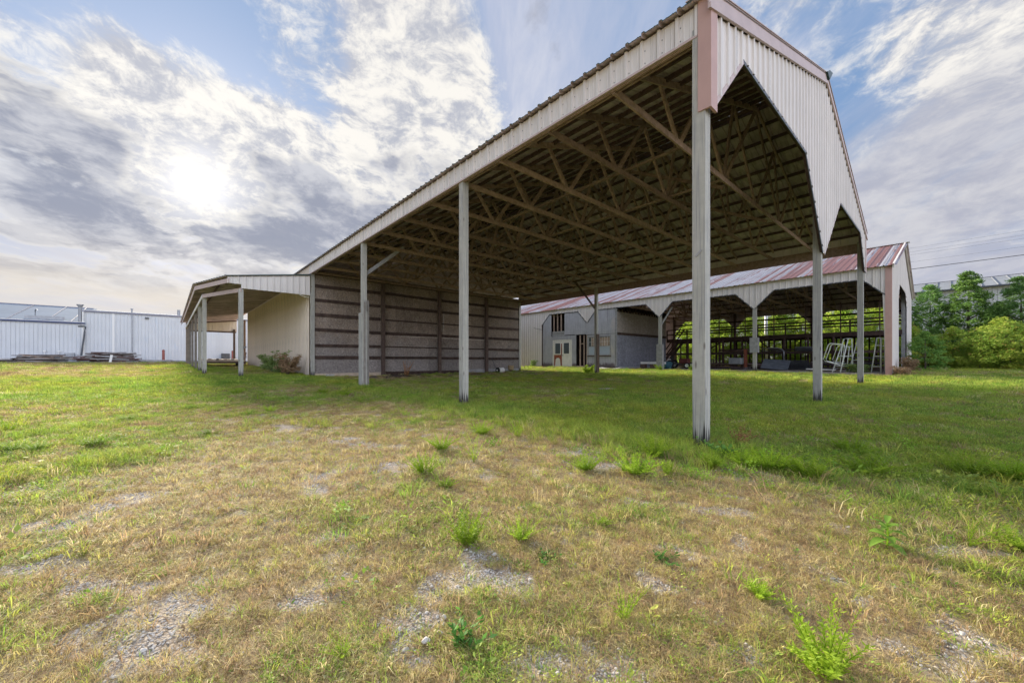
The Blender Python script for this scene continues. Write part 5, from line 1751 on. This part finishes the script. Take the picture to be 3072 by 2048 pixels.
# ------------------------------------------------------------------ small things about the barn
def build_small():
    single('concrete_block', 'single pale concrete block on the grass before the chipboard wall', 'block',
           MB().box(-.2, .2, -.1, .1, 0, .2).box(-.2, .2, -.1, .1, .2, .2), 'concrete', .75, 20.7, gz(.75, 20.7), bevel=.012)
    T = Thing('cable_spool', 'white pail lying on its side with a black end, by the chipboard wall', 'pail', 12.9, 20.4, gz(12.9, 20.4))
    z = gz(12.9, 20.4)
    T.part(MB().tube([(12.75, 20.4, z + .2), (13.3, 20.5, z + .2)], [.18, .2], 14), 'pail_side', 'white_paint')
    T.part(MB().tube([(12.66, 20.39, z + .2), (12.74, 20.4, z + .2)], [.21, .21], 14), 'pail_end', 'rubber')
    T.part(MB().tube([(12.60, 20.39, z + .2), (12.655, 20.39, z + .2)], .05, 8), 'hub', 'white_paint')
    single('stump', 'short sawn log standing at the far corner of the chipboard wall', 'log', MB().tube([(0, 0, -.05), (0, 0, .2), (.01, 0, .52)], [.25, .23, .24], 14), 'stump_wood', 14.2, 20.6, gz(14.2, 20.6))
    single('walking_stick', 'thin dark rod leaning on the chipboard wall above the pail', 'rod', MB().tube([(0, 0, 0), (0, .75, 1.15)], .018, 5), 'dark_metal', 13.1, 20.9, gz(13.1, 20.9))
    single('earth_mound', 'low dark mound of earth before the middle of the chipboard wall', 'mound', dome(1.0, .5, .17, 18, .2), 'soil', 4.3, 19.4, gz(4.3, 19.4) - .03, smooth=True)
    single('stone_slab', 'pale flat stone slab lying in the shaded grass under the roof', 'slab',
           MB().add([(-.38, -.20, 0), (.40, -.17, 0), (.36, .2, 0), (-.34, .17, 0), (-.36, -.18, .06), (.38, -.15, .05), (.34, .18, .06), (-.32, .15, .07)],
                    [(0, 3, 2, 1), (4, 5, 6, 7), (0, 1, 5, 4), (1, 2, 6, 5), (2, 3, 7, 6), (3, 0, 4, 7)]), 'concrete', 7.0, 6.7, gz(7.0, 6.7))
    single('tarp', 'pale sheet of plastic lying on the grass under the shed window', 'sheet',
           MB().add([(-.4, -1.2, .02), (.35, -1.3, .16), (.35, -.3, .05), (-.5, -.4, .05), (.35, .6, .14), (-.45, .5, .02), (.3, 1.4, .04), (-.4, 1.2, .03)],
                    [(0, 3, 2, 1), (3, 5, 4, 2), (5, 7, 6, 4)]), 'white_paint', 19.8, 15.6, gz(19.8, 15.6) + .02)
    single('tarp', 'thin pale strip of plastic on the grass below the white doors', 'sheet',
           MB().add([(-.2, -1.7, .02), (.2, -1.7, .06), (.25, 0, .03), (-.25, 0, .06), (.2, 1.7, .04), (-.2, 1.7, .02)], [(0, 3, 2, 1), (3, 5, 4, 2)]), 'white_paint', 19.9, 18.9, gz(19.9, 18.9) + .02)
    # low flat trailer with loose boards, under the porch
    T = Thing('flat_trailer', 'low trailer bed loaded with pale boards under the porch roof', 'trailer', -2.6, 42, gz(-2.6, 42))
    z = gz(-2.6, 42)
    T.part(MB().box(-4.1, -.9, 38.8, 38.95, z + .30, z + .44).box(-4.1, -.9, 45.8, 45.95, z + .34, z + .48).box(-4.1, -3.95, 38.95, 45.8, z + .3, z + .44).box(-1.05, -.9, 38.95, 45.8, z + .3, z + .44), 'frame', 'dark_post_wood')
    for s in (-3.9, -1.1):
        w = T.part(wheel_mb((s, 43.0, z + .28), .28, .18), 'wheel', 'rubber')
        T.part(MB().tube([(s - .1, 43.0, z + .28), (s + .1, 43.0, z + .28)], .16, 10), 'rim', 'grey_metal', under=w)
    for i in range(12):
        v = -4.0 + i * .255
        T.part(MB().beam((v + .12, 38.9, z + .47 + random.uniform(0, .02)), (v + .12, 45.7 - random.uniform(0, 1.2), z + .66 + random.uniform(0, .03)), .24, .035), 'board', 'tan_board')
    for i in range(4):
        v = -3.4 + i * .6
        T.part(MB().beam((v, 40 + i * .4, z + .60), (v + .25, 43 + i * .3, z + .70), .2, .04), 'loose_board', 'dark_post_wood' if i % 2 else 'stud_wood')
    single('board', 'long pale board lying on the ground along the beige side wall', 'board', MB().beam((0, -1.6, .03), (0, 1.6, .05), .16, .04), 'tan_board', -.8, 33.0, gz(-.8, 33))
    single('board', 'short board propped against the far end of the beige side wall', 'board', MB().beam((0, 0, 0), (.25, 0, 1.3), .12, .03, up=(0, 1, 0)), 'stud_wood', -.5, 44.0, gz(-.5, 44))


build_small()


# ------------------------------------------------------------------ grass, gravel, weeds
LIB = bpy.data.collections.new('grass_library')   # never linked to the scene: only read by the scatter


def blades(n, h, spread, w, lean, curl=0.35, two=True):
    vs, fs = [], []
    for i in range(n):
        a, r = random.random() * 6.283, spread * random.random() ** .6
        x, y = r * math.cos(a), r * math.sin(a)
        d = a + random.uniform(-1.4, 1.4)
        L = h * random.uniform(.55, 1.15)
        ln = lean * random.uniform(.3, 1.4)
        q = random.random() * 6.283
        px, py = math.cos(q) * w / 2, math.sin(q) * w / 2
        m = (x + math.cos(d) * ln * L * .45, y + math.sin(d) * ln * L * .45, L * .6)
        t = (x + math.cos(d) * ln * L * (1 + curl), y + math.sin(d) * ln * L * (1 + curl), L * (1 - .35 * ln * curl))
        k = len(vs)
        vs += [(x - px, y - py, -.006), (x + px, y + py, -.006), (m[0] + px * .8, m[1] + py * .8, m[2]), (m[0] - px * .8, m[1] - py * .8, m[2]), t]
        fs += [(k, k + 1, k + 2, k + 3), (k + 3, k + 2, k + 4)]
    me = bpy.data.meshes.new('tuft')
    me.from_pydata(vs, [], fs)
    me.materials.append(MATS['grass_blade'])
    return me


def forb(n, h, spread, size):
    vs, fs = [], []
    for i in range(n):
        a, r = random.random() * 6.283, spread * random.random() ** .6
        c = Vector((r * math.cos(a), r * math.sin(a), h * random.random()))
        d = Vector((math.cos(a + random.uniform(-1, 1)), math.sin(a + random.uniform(-1, 1)), random.uniform(-.1, .8))).normalized()
        s = d.cross(Vector((0, 0, 1))).normalized()
        L = size * random.uniform(.6, 1.3)
        k = len(vs)
        vs += [tuple(c), tuple(c + d * L * .5 + s * L * .28), tuple(c + d * L), tuple(c + d * L * .5 - s * L * .28)]
        fs.append((k, k + 1, k + 2, k + 3))
    me = bpy.data.meshes.new('forb')
    me.from_pydata(vs, [], fs)
    me.materials.append(MATS['grass_blade'])
    return me


LIB_KINDS = [('a', lambda: blades(15, .055, .035, .0034, .55)), ('a', lambda: blades(13, .065, .04, .0032, .75)), ('b', lambda: blades(17, .04, .05, .0034, 1.15, .55)),
             ('b', lambda: blades(15, .045, .045, .003, 1.3, .6)), ('c', lambda: forb(20, .035, .045, .020)), ('c', lambda: forb(26, .04, .05, .015)),
             ('d', lambda: blades(42, .085, .15, .0075, .6)), ('d', lambda: blades(42, .075, .16, .0075, .9)), ('e', lambda: forb(60, .055, .15, .03)),
             ('f', lambda: blades(26, .22, .09, .0065, .45, .5)), ('f', lambda: blades(24, .26, .10, .0065, .6, .5)), ('g', lambda: blades(70, .16, .34, .016, .6)),
             ('h', lambda: forb(110, .11, .10, .034)), ('h', lambda: forb(90, .15, .08, .032))]
for i, (k, fn) in enumerate(LIB_KINDS):
    o = bpy.data.objects.new('lib_%02d' % i, fn())
    LIB.objects.link(o)
KIDX = {}
for i, (k, fn) in enumerate(LIB_KINDS):
    KIDX.setdefault(k, []).append(i)


def scatter_tree(name, coll):
    ng = bpy.data.node_groups.new(name, 'GeometryNodeTree')
    ng.interface.new_socket('Geometry', in_out='INPUT', socket_type='NodeSocketGeometry')
    ng.interface.new_socket('Geometry', in_out='OUTPUT', socket_type='NodeSocketGeometry')
    N = ng.nodes
    gi, go = N.new('NodeGroupInput'), N.new('NodeGroupOutput')
    ci = N.new('GeometryNodeCollectionInfo')
    ci.inputs['Collection'].default_value = coll
    ci.inputs['Separate Children'].default_value = True
    ci.inputs['Reset Children'].default_value = True
    ip = N.new('GeometryNodeInstanceOnPoints')
    ip.inputs['Pick Instance'].default_value = True

    def att(nm, ty):
        a = N.new('GeometryNodeInputNamedAttribute')
        a.data_type = ty
        a.inputs['Name'].default_value = nm
        return a.outputs['Attribute']
    L = ng.links
    L.new(gi.outputs[0], ip.inputs['Points'])
    L.new(ci.outputs[0], ip.inputs['Instance'])
    L.new(att('idx', 'INT'), ip.inputs['Instance Index'])
    L.new(att('rot', 'FLOAT_VECTOR'), ip.inputs['Rotation'])
    L.new(att('scl', 'FLOAT'), ip.inputs['Scale'])
    L.new(ip.outputs[0], go.inputs[0])
    return ng


def scatter(name, label, pts, idx, rot, scl, tint, coll, mat):
    me = bpy.data.meshes.new(name)
    n = len(pts)
    me.vertices.add(n)
    me.vertices.foreach_set('co', np.ascontiguousarray(pts, np.float32).ravel())
    a = me.attributes.new('idx', 'INT', 'POINT')
    a.data.foreach_set('value', idx.astype(np.int32))
    a = me.attributes.new('rot', 'FLOAT_VECTOR', 'POINT')
    a.data.foreach_set('vector', rot.astype(np.float32).ravel())
    a = me.attributes.new('scl', 'FLOAT', 'POINT')
    a.data.foreach_set('value', scl.astype(np.float32))
    if tint is not None:
        a = me.attributes.new('tint', 'FLOAT_COLOR', 'POINT')
        a.data.foreach_set('color', np.concatenate([tint, np.ones((n, 1))], 1).astype(np.float32).ravel())
    me.update()
    me.materials.append(MATS[mat])
    o = put(name, me)
    md = o.modifiers.new('scatter', 'NODES')
    md.node_group = scatter_tree(name + '_nodes', coll)
    tag(o, label, kind='stuff')
    return o


def terrain_bump(x, y, r):
    return ((fbm(x * 2.2, y * 2.2, 5) - 0.5) * 0.035 + (fbm(x * 9, y * 9, 6, 3) - 0.5) * 0.02) * np.clip((22 - r) / 8, 0, 1)


DRY = np.array([(.52, .42, .20), (.36, .26, .13), (.37, .33, .10), (.42, .29, .16), (.48, .41, .15), (.29, .20, .115), (.58, .50, .26)])
GRN = np.array([(.25, .38, .05), (.34, .46, .065), (.19, .32, .05), (.42, .49, .085), (.28, .37, .075), (.38, .41, .08)])


def build_grass():
    P, I, S, C = [], [], [], []
    bands = ((.9, 2.6, 2200), (2.6, 4.5, 1200), (4.5, 8, 450), (8, 13, 170), (13, 20, 65), (20, 34, 22), (34, 60, 9))
    for r0, r1, dens in bands:
        area = math.radians(126) / 2 * (r1 * r1 - r0 * r0)
        n = int(area * dens)
        r = np.sqrt(rng.random(n) * (r1 * r1 - r0 * r0) + r0 * r0)
        t = np.radians(rng.uniform(-63, 63, n))
        x, y = r * np.sin(t), r * np.cos(t)
        v, u = CA * x + SA * y + CV, -SA * x + CA * y + CU
        g, b, ins, yard = masks(x, y)
        inshed = (v > 20.25) & (v < 36) & (u > -.6) & (u < 32)
        inbarn = (v > -.05) & (v < 16.4) & (u > 21.5) & (u < 44)
        keep = ~inshed & ~inbarn & (yard < .4) & (rng.random(n) > ins * .75) & (u < 60)
        keep &= rng.random(n) > np.clip((b - .25) * 1.5, 0, .88)
        x, y, v, u, g, b, r = (q[keep] for q in (x, y, v, u, g, b, r))
        n = len(x)
        z = ground_np(x, y) + terrain_bump(x, y, r)
        gg = np.clip(g + rng.normal(0, .16, n), 0, 1)
        isg = rng.random(n) < np.clip(gg * 1.25 - .05, .04, .97)
        pick = np.zeros(n, int)
        ru = rng.random(n)
        near = r0 < 8
        ch = lambda k, m: np.array(KIDX[k])[rng.integers(0, len(KIDX[k]), m)]
        if near:
            ka, kb, kc = ch('a', n), ch('b', n), ch('c', n)
            pick = np.where(isg, np.where(ru < .55, ka, np.where(ru < .66, kb, kc)), np.where(ru < .22, ka, np.where(ru < .95, kb, kc)))
            sc = rng.uniform(.55, 1.15, n) * (1 if r0 < 2 else 1.15 if r0 < 4 else 1.5)
        elif r0 < 20:
            kd, ke = ch('d', n), ch('e', n)
            pick = np.where(ru < .8, kd, ke)
            sc = rng.uniform(.6, 1.15, n) * (.8 if r0 < 12 else 1.1)
        else:
            pick = ch('g', n)
            sc = rng.uniform(.6, 1.1, n) * (.75 if r0 < 30 else 1.0)
        sc = sc * (0.75 + .55 * gg) * np.exp(rng.normal(0, .18 if r0 < 8 else .10, n)) * np.where(rng.random(n) < (.03 if 2 < r0 < 8 else 0), 1.7, .92)
        # taller growth on the drip line, along the porch and in the left hand patch
        tall = np.exp(-((v + .35) / .7) ** 2) * (u > -.5) * (u < 22) + 1.2 * np.exp(-((v + 4.6) / 1.2) ** 2) * (u > 20) + ((u > 15) & (u < 21.6) & (v > -7) & (v < -.5)) * .8 * (fbm(x * .6, y * .6, 77) > .45)
        tall = tall + 0.55 * (fbm(x * .9, y * .9, 70) > .62) * (r > 7)
        tk = rng.random(n) < np.clip(tall, 0, 1) * .35
        pick = np.where(tk & (r < 24), ch('f', n), pick)
        sc = np.where(tk, rng.uniform(.4, .85, n), sc)
        isg = isg | (tk & (rng.random(n) < .8))
        # low bright clumps, thick on the right and along the roof edge
        hp = (.10 + 1.0 * (x > 1.5) * (y > 3.2) * (y < 9) + .8 * np.exp(-((v + .6) / 1.0) ** 2) * (u > -2) * (u < 14) + .35 * (x < -5) * (y > 5)) * np.clip((fbm(x * 1.3, y * 1.3, 88) - .5) * 5, 0, 1)
        hk = rng.random(n) < hp * (6.0 / dens if dens > 30 else .05)
        pick = np.where(hk & (r > 2.2), ch('h', n), pick)
        sc = np.where(hk & (r > 2.2), rng.uniform(.55, 1.25, n), sc)
        c = np.where(isg[:, None], GRN[rng.integers(0, len(GRN), n)], DRY[rng.integers(0, len(DRY), n)])
        # sun-bleached yellow-green drift, differing over a few metres
        yel = np.clip((fbm(x * .5, y * .5, 55) - .45) * 3, 0, 1)[:, None]
        c = np.where(isg[:, None], c * (1 - yel * np.array([-.25, -.05, .1])), c)
        c = np.where((hk & (r > 2.2))[:, None], np.array([.30, .50, .05]) * rng.uniform(.75, 1.15, (n, 1)), c)
        c = c * rng.uniform(.78, 1.2, (n, 1))
        P.append(np.stack([x, y, z - .004], -1))
        I.append(pick)
        S.append(sc)
        C.append(c)
    P, I, S, C = np.concatenate(P), np.concatenate(I), np.concatenate(S), np.concatenate(C)
    n = len(P)
    rot = np.stack([rng.normal(0, .12, n), rng.normal(0, .12, n), rng.random(n) * 6.283], -1)
    scatter('grass', 'short dry and green grass covering the field', P, I, rot, S, C, LIB, 'grass_blade')
    print('grass tufts', n)


def stone_mesh(seed, mat='stone'):
    bm = bmesh.new()
    bmesh.ops.create_icosphere(bm, subdivisions=2, radius=1)
    rs = random.Random(seed)
    f = [Vector((rs.uniform(-1, 1), rs.uniform(-1, 1), rs.uniform(-1, 1))).normalized() for _ in range(7)]
    k = [rs.uniform(.55, .85) for _ in f]
    for v in bm.verts:
        for d, m in zip(f, k):
            t = v.co.dot(d)
            if t > m:
                v.co -= d * (t - m)
        v.co.z *= .62
        v.co.x *= 1.2
    me = bpy.data.meshes.new('stone')
    bm.to_mesh(me)
    bm.free()
    me.materials.append(MATS[mat])
    return me


def build_gravel():
    lib = bpy.data.collections.new('stone_library')
    for i in range(5):
        lib.objects.link(bpy.data.objects.new('lib_stone_%d' % i, stone_mesh(i)))
    n = 200000
    r = np.sqrt(rng.random(n) * (7.5 ** 2 - .9 ** 2) + .81)
    t = np.radians(rng.uniform(-62, 62, n))
    x, y = r * np.sin(t), r * np.cos(t)
    g, b, ins, yard = masks(x, y)
    keep = rng.random(n) < np.clip((b - .36) * 1.2, 0.02, 1) * np.where(r < 4, 1, .5)
    x, y, r = x[keep], y[keep], r[keep]
    n = len(x)
    z = ground_np(x, y) + terrain_bump(x, y, r)
    s = rng.uniform(.0025, .0075, n) * np.where(rng.random(n) < .06, 1.9, 1) * (1 + r * .05)
    rot = np.stack([rng.normal(0, .4, n), rng.normal(0, .4, n), rng.random(n) * 6.283], -1)
    scatter('gravel', 'loose pale gravel showing through the worn grass', np.stack([x, y, z + s * .1], -1), rng.integers(0, 5, n), rot, s, None, lib, 'stone')
    print('stones', n)


build_grass()
build_gravel()

STONES = [(-1.00, 2.50, .022, 'pale round stone in the dry grass, alone at the left of the pebbles'), (-.51, 2.45, .022, 'small grey stone above the gravel streak'),
          (-.38, 2.17, .028, 'flat white stone in the dry grass'), (-.60, 2.07, .025, 'smooth beige stone beside the gravel'), (-.38, 2.05, .026, 'rounded sandy pebble right of the grey slab stone'),
          (-.44, 1.99, .036, 'biggest angular grey stone in the foreground'), (-.53, 1.93, .030, 'half buried grey stone below the biggest one'),
          (.03, 2.27, .018, 'dark-edged pebble in the middle foreground'), (-.13, 2.83, .030, 'pale stone behind the bushy weed'), (.21, 1.79, .020, 'grey pebble standing on edge at the bottom')]
for i, (x, y, r, lab) in enumerate(STONES):
    o = put('stone', stone_mesh(40 + i), None, (x, y, ground(x, y) + r * .3), (random.uniform(-.3, .3), random.uniform(-.3, .3), random.random() * 6), (r * .6, r * .5, r * .6))
    tag(o, lab, 'stone', 'loose stones in the foreground')


def weed_meshes(nst, leaf=.05, up=.75, dens=26, spread=.16, mat='weed_leaf', lw=.20):
    """feathery weed one unit high: stems with many narrow leaves"""
    st, vs, fs = MB(), [], []
    for i in range(nst):
        a = random.random() * 6.283
        out = random.uniform(.1, 1.0) * (1 - up) * 1.9
        H = random.uniform(.5, 1.0)
        b = Vector((spread * random.random() * math.cos(a), spread * random.random() * math.sin(a), 0))
        pts = []
        for k in range(6):
            t = k / 5
            pts.append(b + Vector((math.cos(a) * out * H * t ** 1.3, math.sin(a) * out * H * t ** 1.3, H * t * (1 - .15 * out * t))))
        st.tube(pts, [.007, .006, .005, .004, .003, .002], 4)
        m = int(dens * H)
        for j in range(m):
            t = .12 + .88 * j / m
            q = t * 5
            k = min(4, int(q))
            p = pts[k].lerp(pts[k + 1], q - k)
            ax = (pts[k + 1] - pts[k]).normalized()
            th = j * 2.4 + a
            rad = Vector((math.cos(th), math.sin(th), 0))
            d = (rad * .8 + ax * random.uniform(.5, 1.1)).normalized()
            s = d.cross(ax).normalized()
            L = leaf * random.uniform(.7, 1.3) * (1.15 - .5 * t)
            n0 = len(vs)
            tip = p + d * L
            vs += [tuple(p), tuple(p + d * L * .45 + s * L * lw), tuple(tip), tuple(p + d * L * .45 - s * L * lw)]
            fs.append((n0, n0 + 1, n0 + 2, n0 + 3))
    lm = bpy.data.meshes.new('leaves')
    lm.from_pydata(vs, [], fs)
    lm.materials.append(MATS[mat])
    return st.mesh('stem', mat), lm


WV = {1: [weed_meshes(30, .10, .72, 50, lw=.13), weed_meshes(26, .10, .60, 46, lw=.13), weed_meshes(34, .09, .62, 46, lw=.14), weed_meshes(26, .105, .48, 56, lw=.13)],
      2: [weed_meshes(9, .075, .55, 50, .08, lw=.12), weed_meshes(7, .075, .42, 50, .06, lw=.12)],
      4: [weed_meshes(11, .26, .45, 12, .2, 'weed_leaf_dark', .24)],
      5: [weed_meshes(12, .14, .5, 20, .14, 'dry_leaf')]}


def weed(x, y, h, kind, lab, wide=1.0, idx=None, group='weeds standing above the grass'):
    e = bpy.data.objects.new('weed', None)
    COL.objects.link(e)
    e.location = (x, y, ground(x, y) - .01)
    e.rotation_euler = (0, 0, random.random() * 6.28)
    wide *= 1.45 if kind == 1 else 1.2
    h *= 1.12
    e.scale = (h * wide, h * wide, h)
    tag(e, lab, 'weed', group)
    ms = WV[kind]
    s, l = ms[idx if idx is not None else random.randrange(len(ms))]
    put('stem', s, e)
    put('leaves', l, e)


WEEDS = [(-.35, 3.00, .25, 1, 'dense upright bright green weed in the middle of the foreground', 1.0, 0), (.07, 3.06, .18, 1, 'smaller loose green weed just right of the dense upright one', .9, 3),
         (.62, 2.15, .24, 2, 'sparse feathery weed with few stems in the lower foreground', 1.0, 0), (1.46, 1.80, .30, 1, 'largest sprawling feathery weed at the bottom edge', .95, 1),
         (-.25, 1.93, .13, 4, 'dark green broad-leaved weed at the bottom middle', 1.2, 0), (-1.05, 4.67, .27, 1, 'spiky green weed standing alone beside a gravel patch', 1.0, 1),
         (-.74, 4.23, .14, 1, 'low green weed in front of the spiky one', 1.4, 1), (.92, 4.84, .22, 1, 'wide green weed at the near edge of the long gravel patch', 1.5, 2),
         (1.46, 4.67, .28, 1, 'tall spreading weed between the gravel patch and the near post', 1.3, 3), (1.87, 4.67, .18, 1, 'small bright weed close left of the near post foot', 1.1, 1),
         (-.50, 5.18, .36, 2, 'thin tall weed with bare stems left of the gravel patch', .8, 1), (-1.05, 5.79, .26, 1, 'open green weed behind the spiky one', 1.1, 3),
         (-.55, 6.90, .24, 1, 'rounded green weed behind the thin tall one', 1.5, 2), (.10, 6.66, .34, 2, 'pair of tall thin stems in the longer grass', 1.1, 0),
         (3.23, 4.84, .28, 1, 'broad bright clump in front of the white patch by the post', 1.7, 2), (3.47, 4.55, .26, 1, 'bright clump nearest the white patch', 1.6, 0),
         (4.88, 5.55, .27, 1, 'bright weed clump out in the shaded grass to the right', 1.6, 1), (5.43, 4.59, .27, 1, 'green weed clump near the right frame edge', 1.5, 2),
         (-6.53, 6.05, .20, 1, 'bright round weed alone in the brown grass at the left', 1.7, 2), (-8.09, 6.76, .22, 2, 'loose weed with leaning stems at the far left', 1.7, 1),
         (-7.48, 5.82, .16, 1, 'low bright weed by the left frame edge', 2.0, 2), (-7.10, 5.82, .15, 1, 'low bright weed just right of its twin at the left edge', 2.0, 0),
         (-5.37, 6.90, .13, 1, 'tiny bright weed in the brown grass left of centre', 2.0, 1), (-8.20, 8.27, .15, 1, 'tiny weed farther back at the left', 1.8, 0),
         (-5.85, 9.38, .20, 1, 'upright weed standing by a pale gravel spot', 1.1, 3), (1.50, 2.36, .13, 1, 'small yellow-green weed in the right foreground', 1.2, 1),
         (3.48, 2.96, .24, 2, 'long-stemmed leaning weed right of the broad-leaved plant', 1.3, 1), (3.78, 2.89, .18, 1, 'green weed cut by the right frame edge', 1.2, 2),
         (-.83, 1.90, .14, 2, 'wispy green weed at the bottom left of centre', 1.3, 0), (2.01, 5.44, .30, 1, 'dense weed growing against the near post on its left', 1.4, 0),
         (3.01, 5.55, .24, 4, 'dark leafy weed growing against the near post on its right', 1.2, 0), (3.55, 6.1, .30, 5, 'dry reddish weed just beyond the near post', 1.1, 0),
         (.76, 3.33, .09, 1, 'little bright weed in the centre foreground', 1.5, 1), (1.03, 2.72, .08, 4, 'small dark rosette in the right foreground grass', 1.8, 0),
         (-9.44, 7.28, .32, 2, 'tall leaning weed at the left frame edge', 1.5, 0), (5.69, 4.39, .28, 1, 'bushy weed at the right frame edge', 1.5, 0),
         (-9.35, 13.2, .24, 1, 'weed clump by the grass before the porch, leftmost', 1.6, 0), (-5.50, 12.7, .25, 1, 'weed clump by the grass before the porch, rightmost', 1.7, 2),
         (-6.52, 13.33, .26, 1, 'weed clump by the grass before the porch, middle one', 1.5, 1), (4.27, 4.67, .26, 1, 'bright spreading weed among the shaded clumps', 1.7, 3),
         (.20, 2.77, .07, 4, 'flat dark rosette below the smaller loose weed', 2.0, 0), (2.55, 4.95, .22, 1, 'green weed right in front of the near post', 1.3, 1),
         (3.0, 5.0, .24, 1, 'bright clump beside the near post, on the shaded side', 1.6, 2), (-7.6, 11.6, .3, 2, 'grey-green seeding weed in the left middle distance', 1.2, 0),
         (-10.6, 11.0, .34, 2, 'grey-green seeding weed farther left in the middle distance', 1.2, 1)]
for w in WEEDS:
    weed(*w)


def broad_plant():
    x, y = 2.82, 2.92
    e = bpy.data.objects.new('broadleaf_plant', None)
    COL.objects.link(e)
    e.location = (x, y, ground(x, y) - .01)
    tag(e, 'young plant with large pointed green leaves in the right foreground', 'plant')
    put('stem', MB().tube([(0, 0, 0), (.01, 0, .1), (.015, .01, .2)], [.008, .006, .004], 6).mesh('stem', 'weed_leaf'), e)
    for i in range(17):
        a = i * 2.4
        z = .03 + .17 * i / 16
        L = random.uniform(.11, .17) * (1.05 - .4 * i / 16)
        el = .15 + .7 * i / 16
        d = Vector((math.cos(a), math.sin(a), 0))
        s = Vector((-math.sin(a), math.cos(a), 0))
        vs, fs = [], []
        for k in range(6):
            t = k / 5
            c = d * (L * t) + Vector((0, 0, z + L * (el * t - .55 * t * t)))
            w = L * .21 * math.sin(math.pi * min(1, t * .92 + .06)) ** .8
            vs += [tuple(c - s * w + Vector((0, 0, w * .35))), tuple(c), tuple(c + s * w + Vector((0, 0, w * .35)))]
        for k in range(5):
            fs += [(3 * k, 3 * k + 1, 3 * k + 4, 3 * k + 3), (3 * k + 1, 3 * k + 2, 3 * k + 5, 3 * k + 4)]
        me = bpy.data.meshes.new('leaf')
        me.from_pydata(vs, [], fs)
        me.materials.append(MATS['broad_leaf'])
        me.polygons.foreach_set('use_smooth', [True] * len(fs))
        put('leaf', me, e)


broad_plant()


def corner_bush(label, v, u, mat, n, r, h, seed):
    """twiggy bush: arching branches with small leaves"""
    rs = random.Random(seed)
    x, y = W2(v, u)
    e = bpy.data.objects.new('bush', None)
    COL.objects.link(e)
    e.location = (x, y, ground(x, y) - .03)
    e.rotation_euler = (0, 0, ANG)
    tag(e, label, 'bush')
    tw, cs, rr = MB(), [], []
    for i in range(n):
        a = rs.random() * 6.283
        L = rs.uniform(.5, 1.0)
        pts = []
        for k in range(6):
            t = k / 5
            pts.append((math.cos(a) * r[0] * L * t, math.sin(a) * r[1] * L * t, h * L * (t ** .8) * (1 - .2 * t) * rs.uniform(.9, 1.05)))
        tw.tube(pts, [.018, .015, .012, .009, .006, .003], 4)
        for k in range(2, 6):
            cs.append(pts[k])
            rr.append(rs.uniform(.10, .2))
        cs.append((pts[3][0] + rs.uniform(-.2, .2), pts[3][1] + rs.uniform(-.2, .2), pts[3][2] * .6))
        rr.append(.2)
    vv, ff = leaf_cloud(cs, rr, 26, .055)
    put('branches', tw.mesh('branches', 'bark'), e)
    put('crown', np_mesh('crown', vv, ff, mat), e)


corner_bush('scraggy green bush against the beige side wall at the barn corner', -1.1, 26.3, 'bush_leaf', 46, (.8, 2.9), 1.75, 3)
corner_bush('browning bush beside the green one, nearest the barn corner', -.9, 22.9, 'bush_leaf_brown', 34, (.7, 1.2), 1.6, 4)
corner_bush('low dark bush between the green and the brown one', -.95, 24.2, 'bush_leaf', 26, (.7, 1.2), .95, 5)
corner_bush('weedy green bush beside the far middle post of the barn', 15.9, 14.4, 'weed_leaf', 10, (.45, .45), .8, 6)
corner_bush('small pale shrub against the shed wall left of the weathered front', 20.0, 23.9, 'bush_leaf', 10, (.3, .5), .95, 7)
corner_bush('rusty brown creeper at the foot of the pink shed corner', 20.6, -.9, 'bush_leaf_brown', 12, (.6, .4), .6, 8)
corner_bush('brown dried brush along the shed end wall', 22.6, -1.0, 'bush_leaf_brown', 16, (.8, .4), 1.2, 9)
corner_bush('leafy weeds growing at the open edge of the shed by the ladders', 21.0, .8, 'bush_leaf', 14, (.5, .5), .7, 10)
for v, u, lab in ((19.9, 11.2, 'green weed tuft at the foot of the spliced shed post'), (19.9, 8.9, 'green weed tuft before the shed opening near the tractor wheel'), (4.6, 19.2, 'dry straw-coloured weed standing on the dark mound')):
    x, y = W2(v, u)
    weed(x, y, 1.0 if 'straw' in lab else .45, 5 if 'straw' in lab else 1, lab, .45 if 'straw' in lab else 1.2, 0)
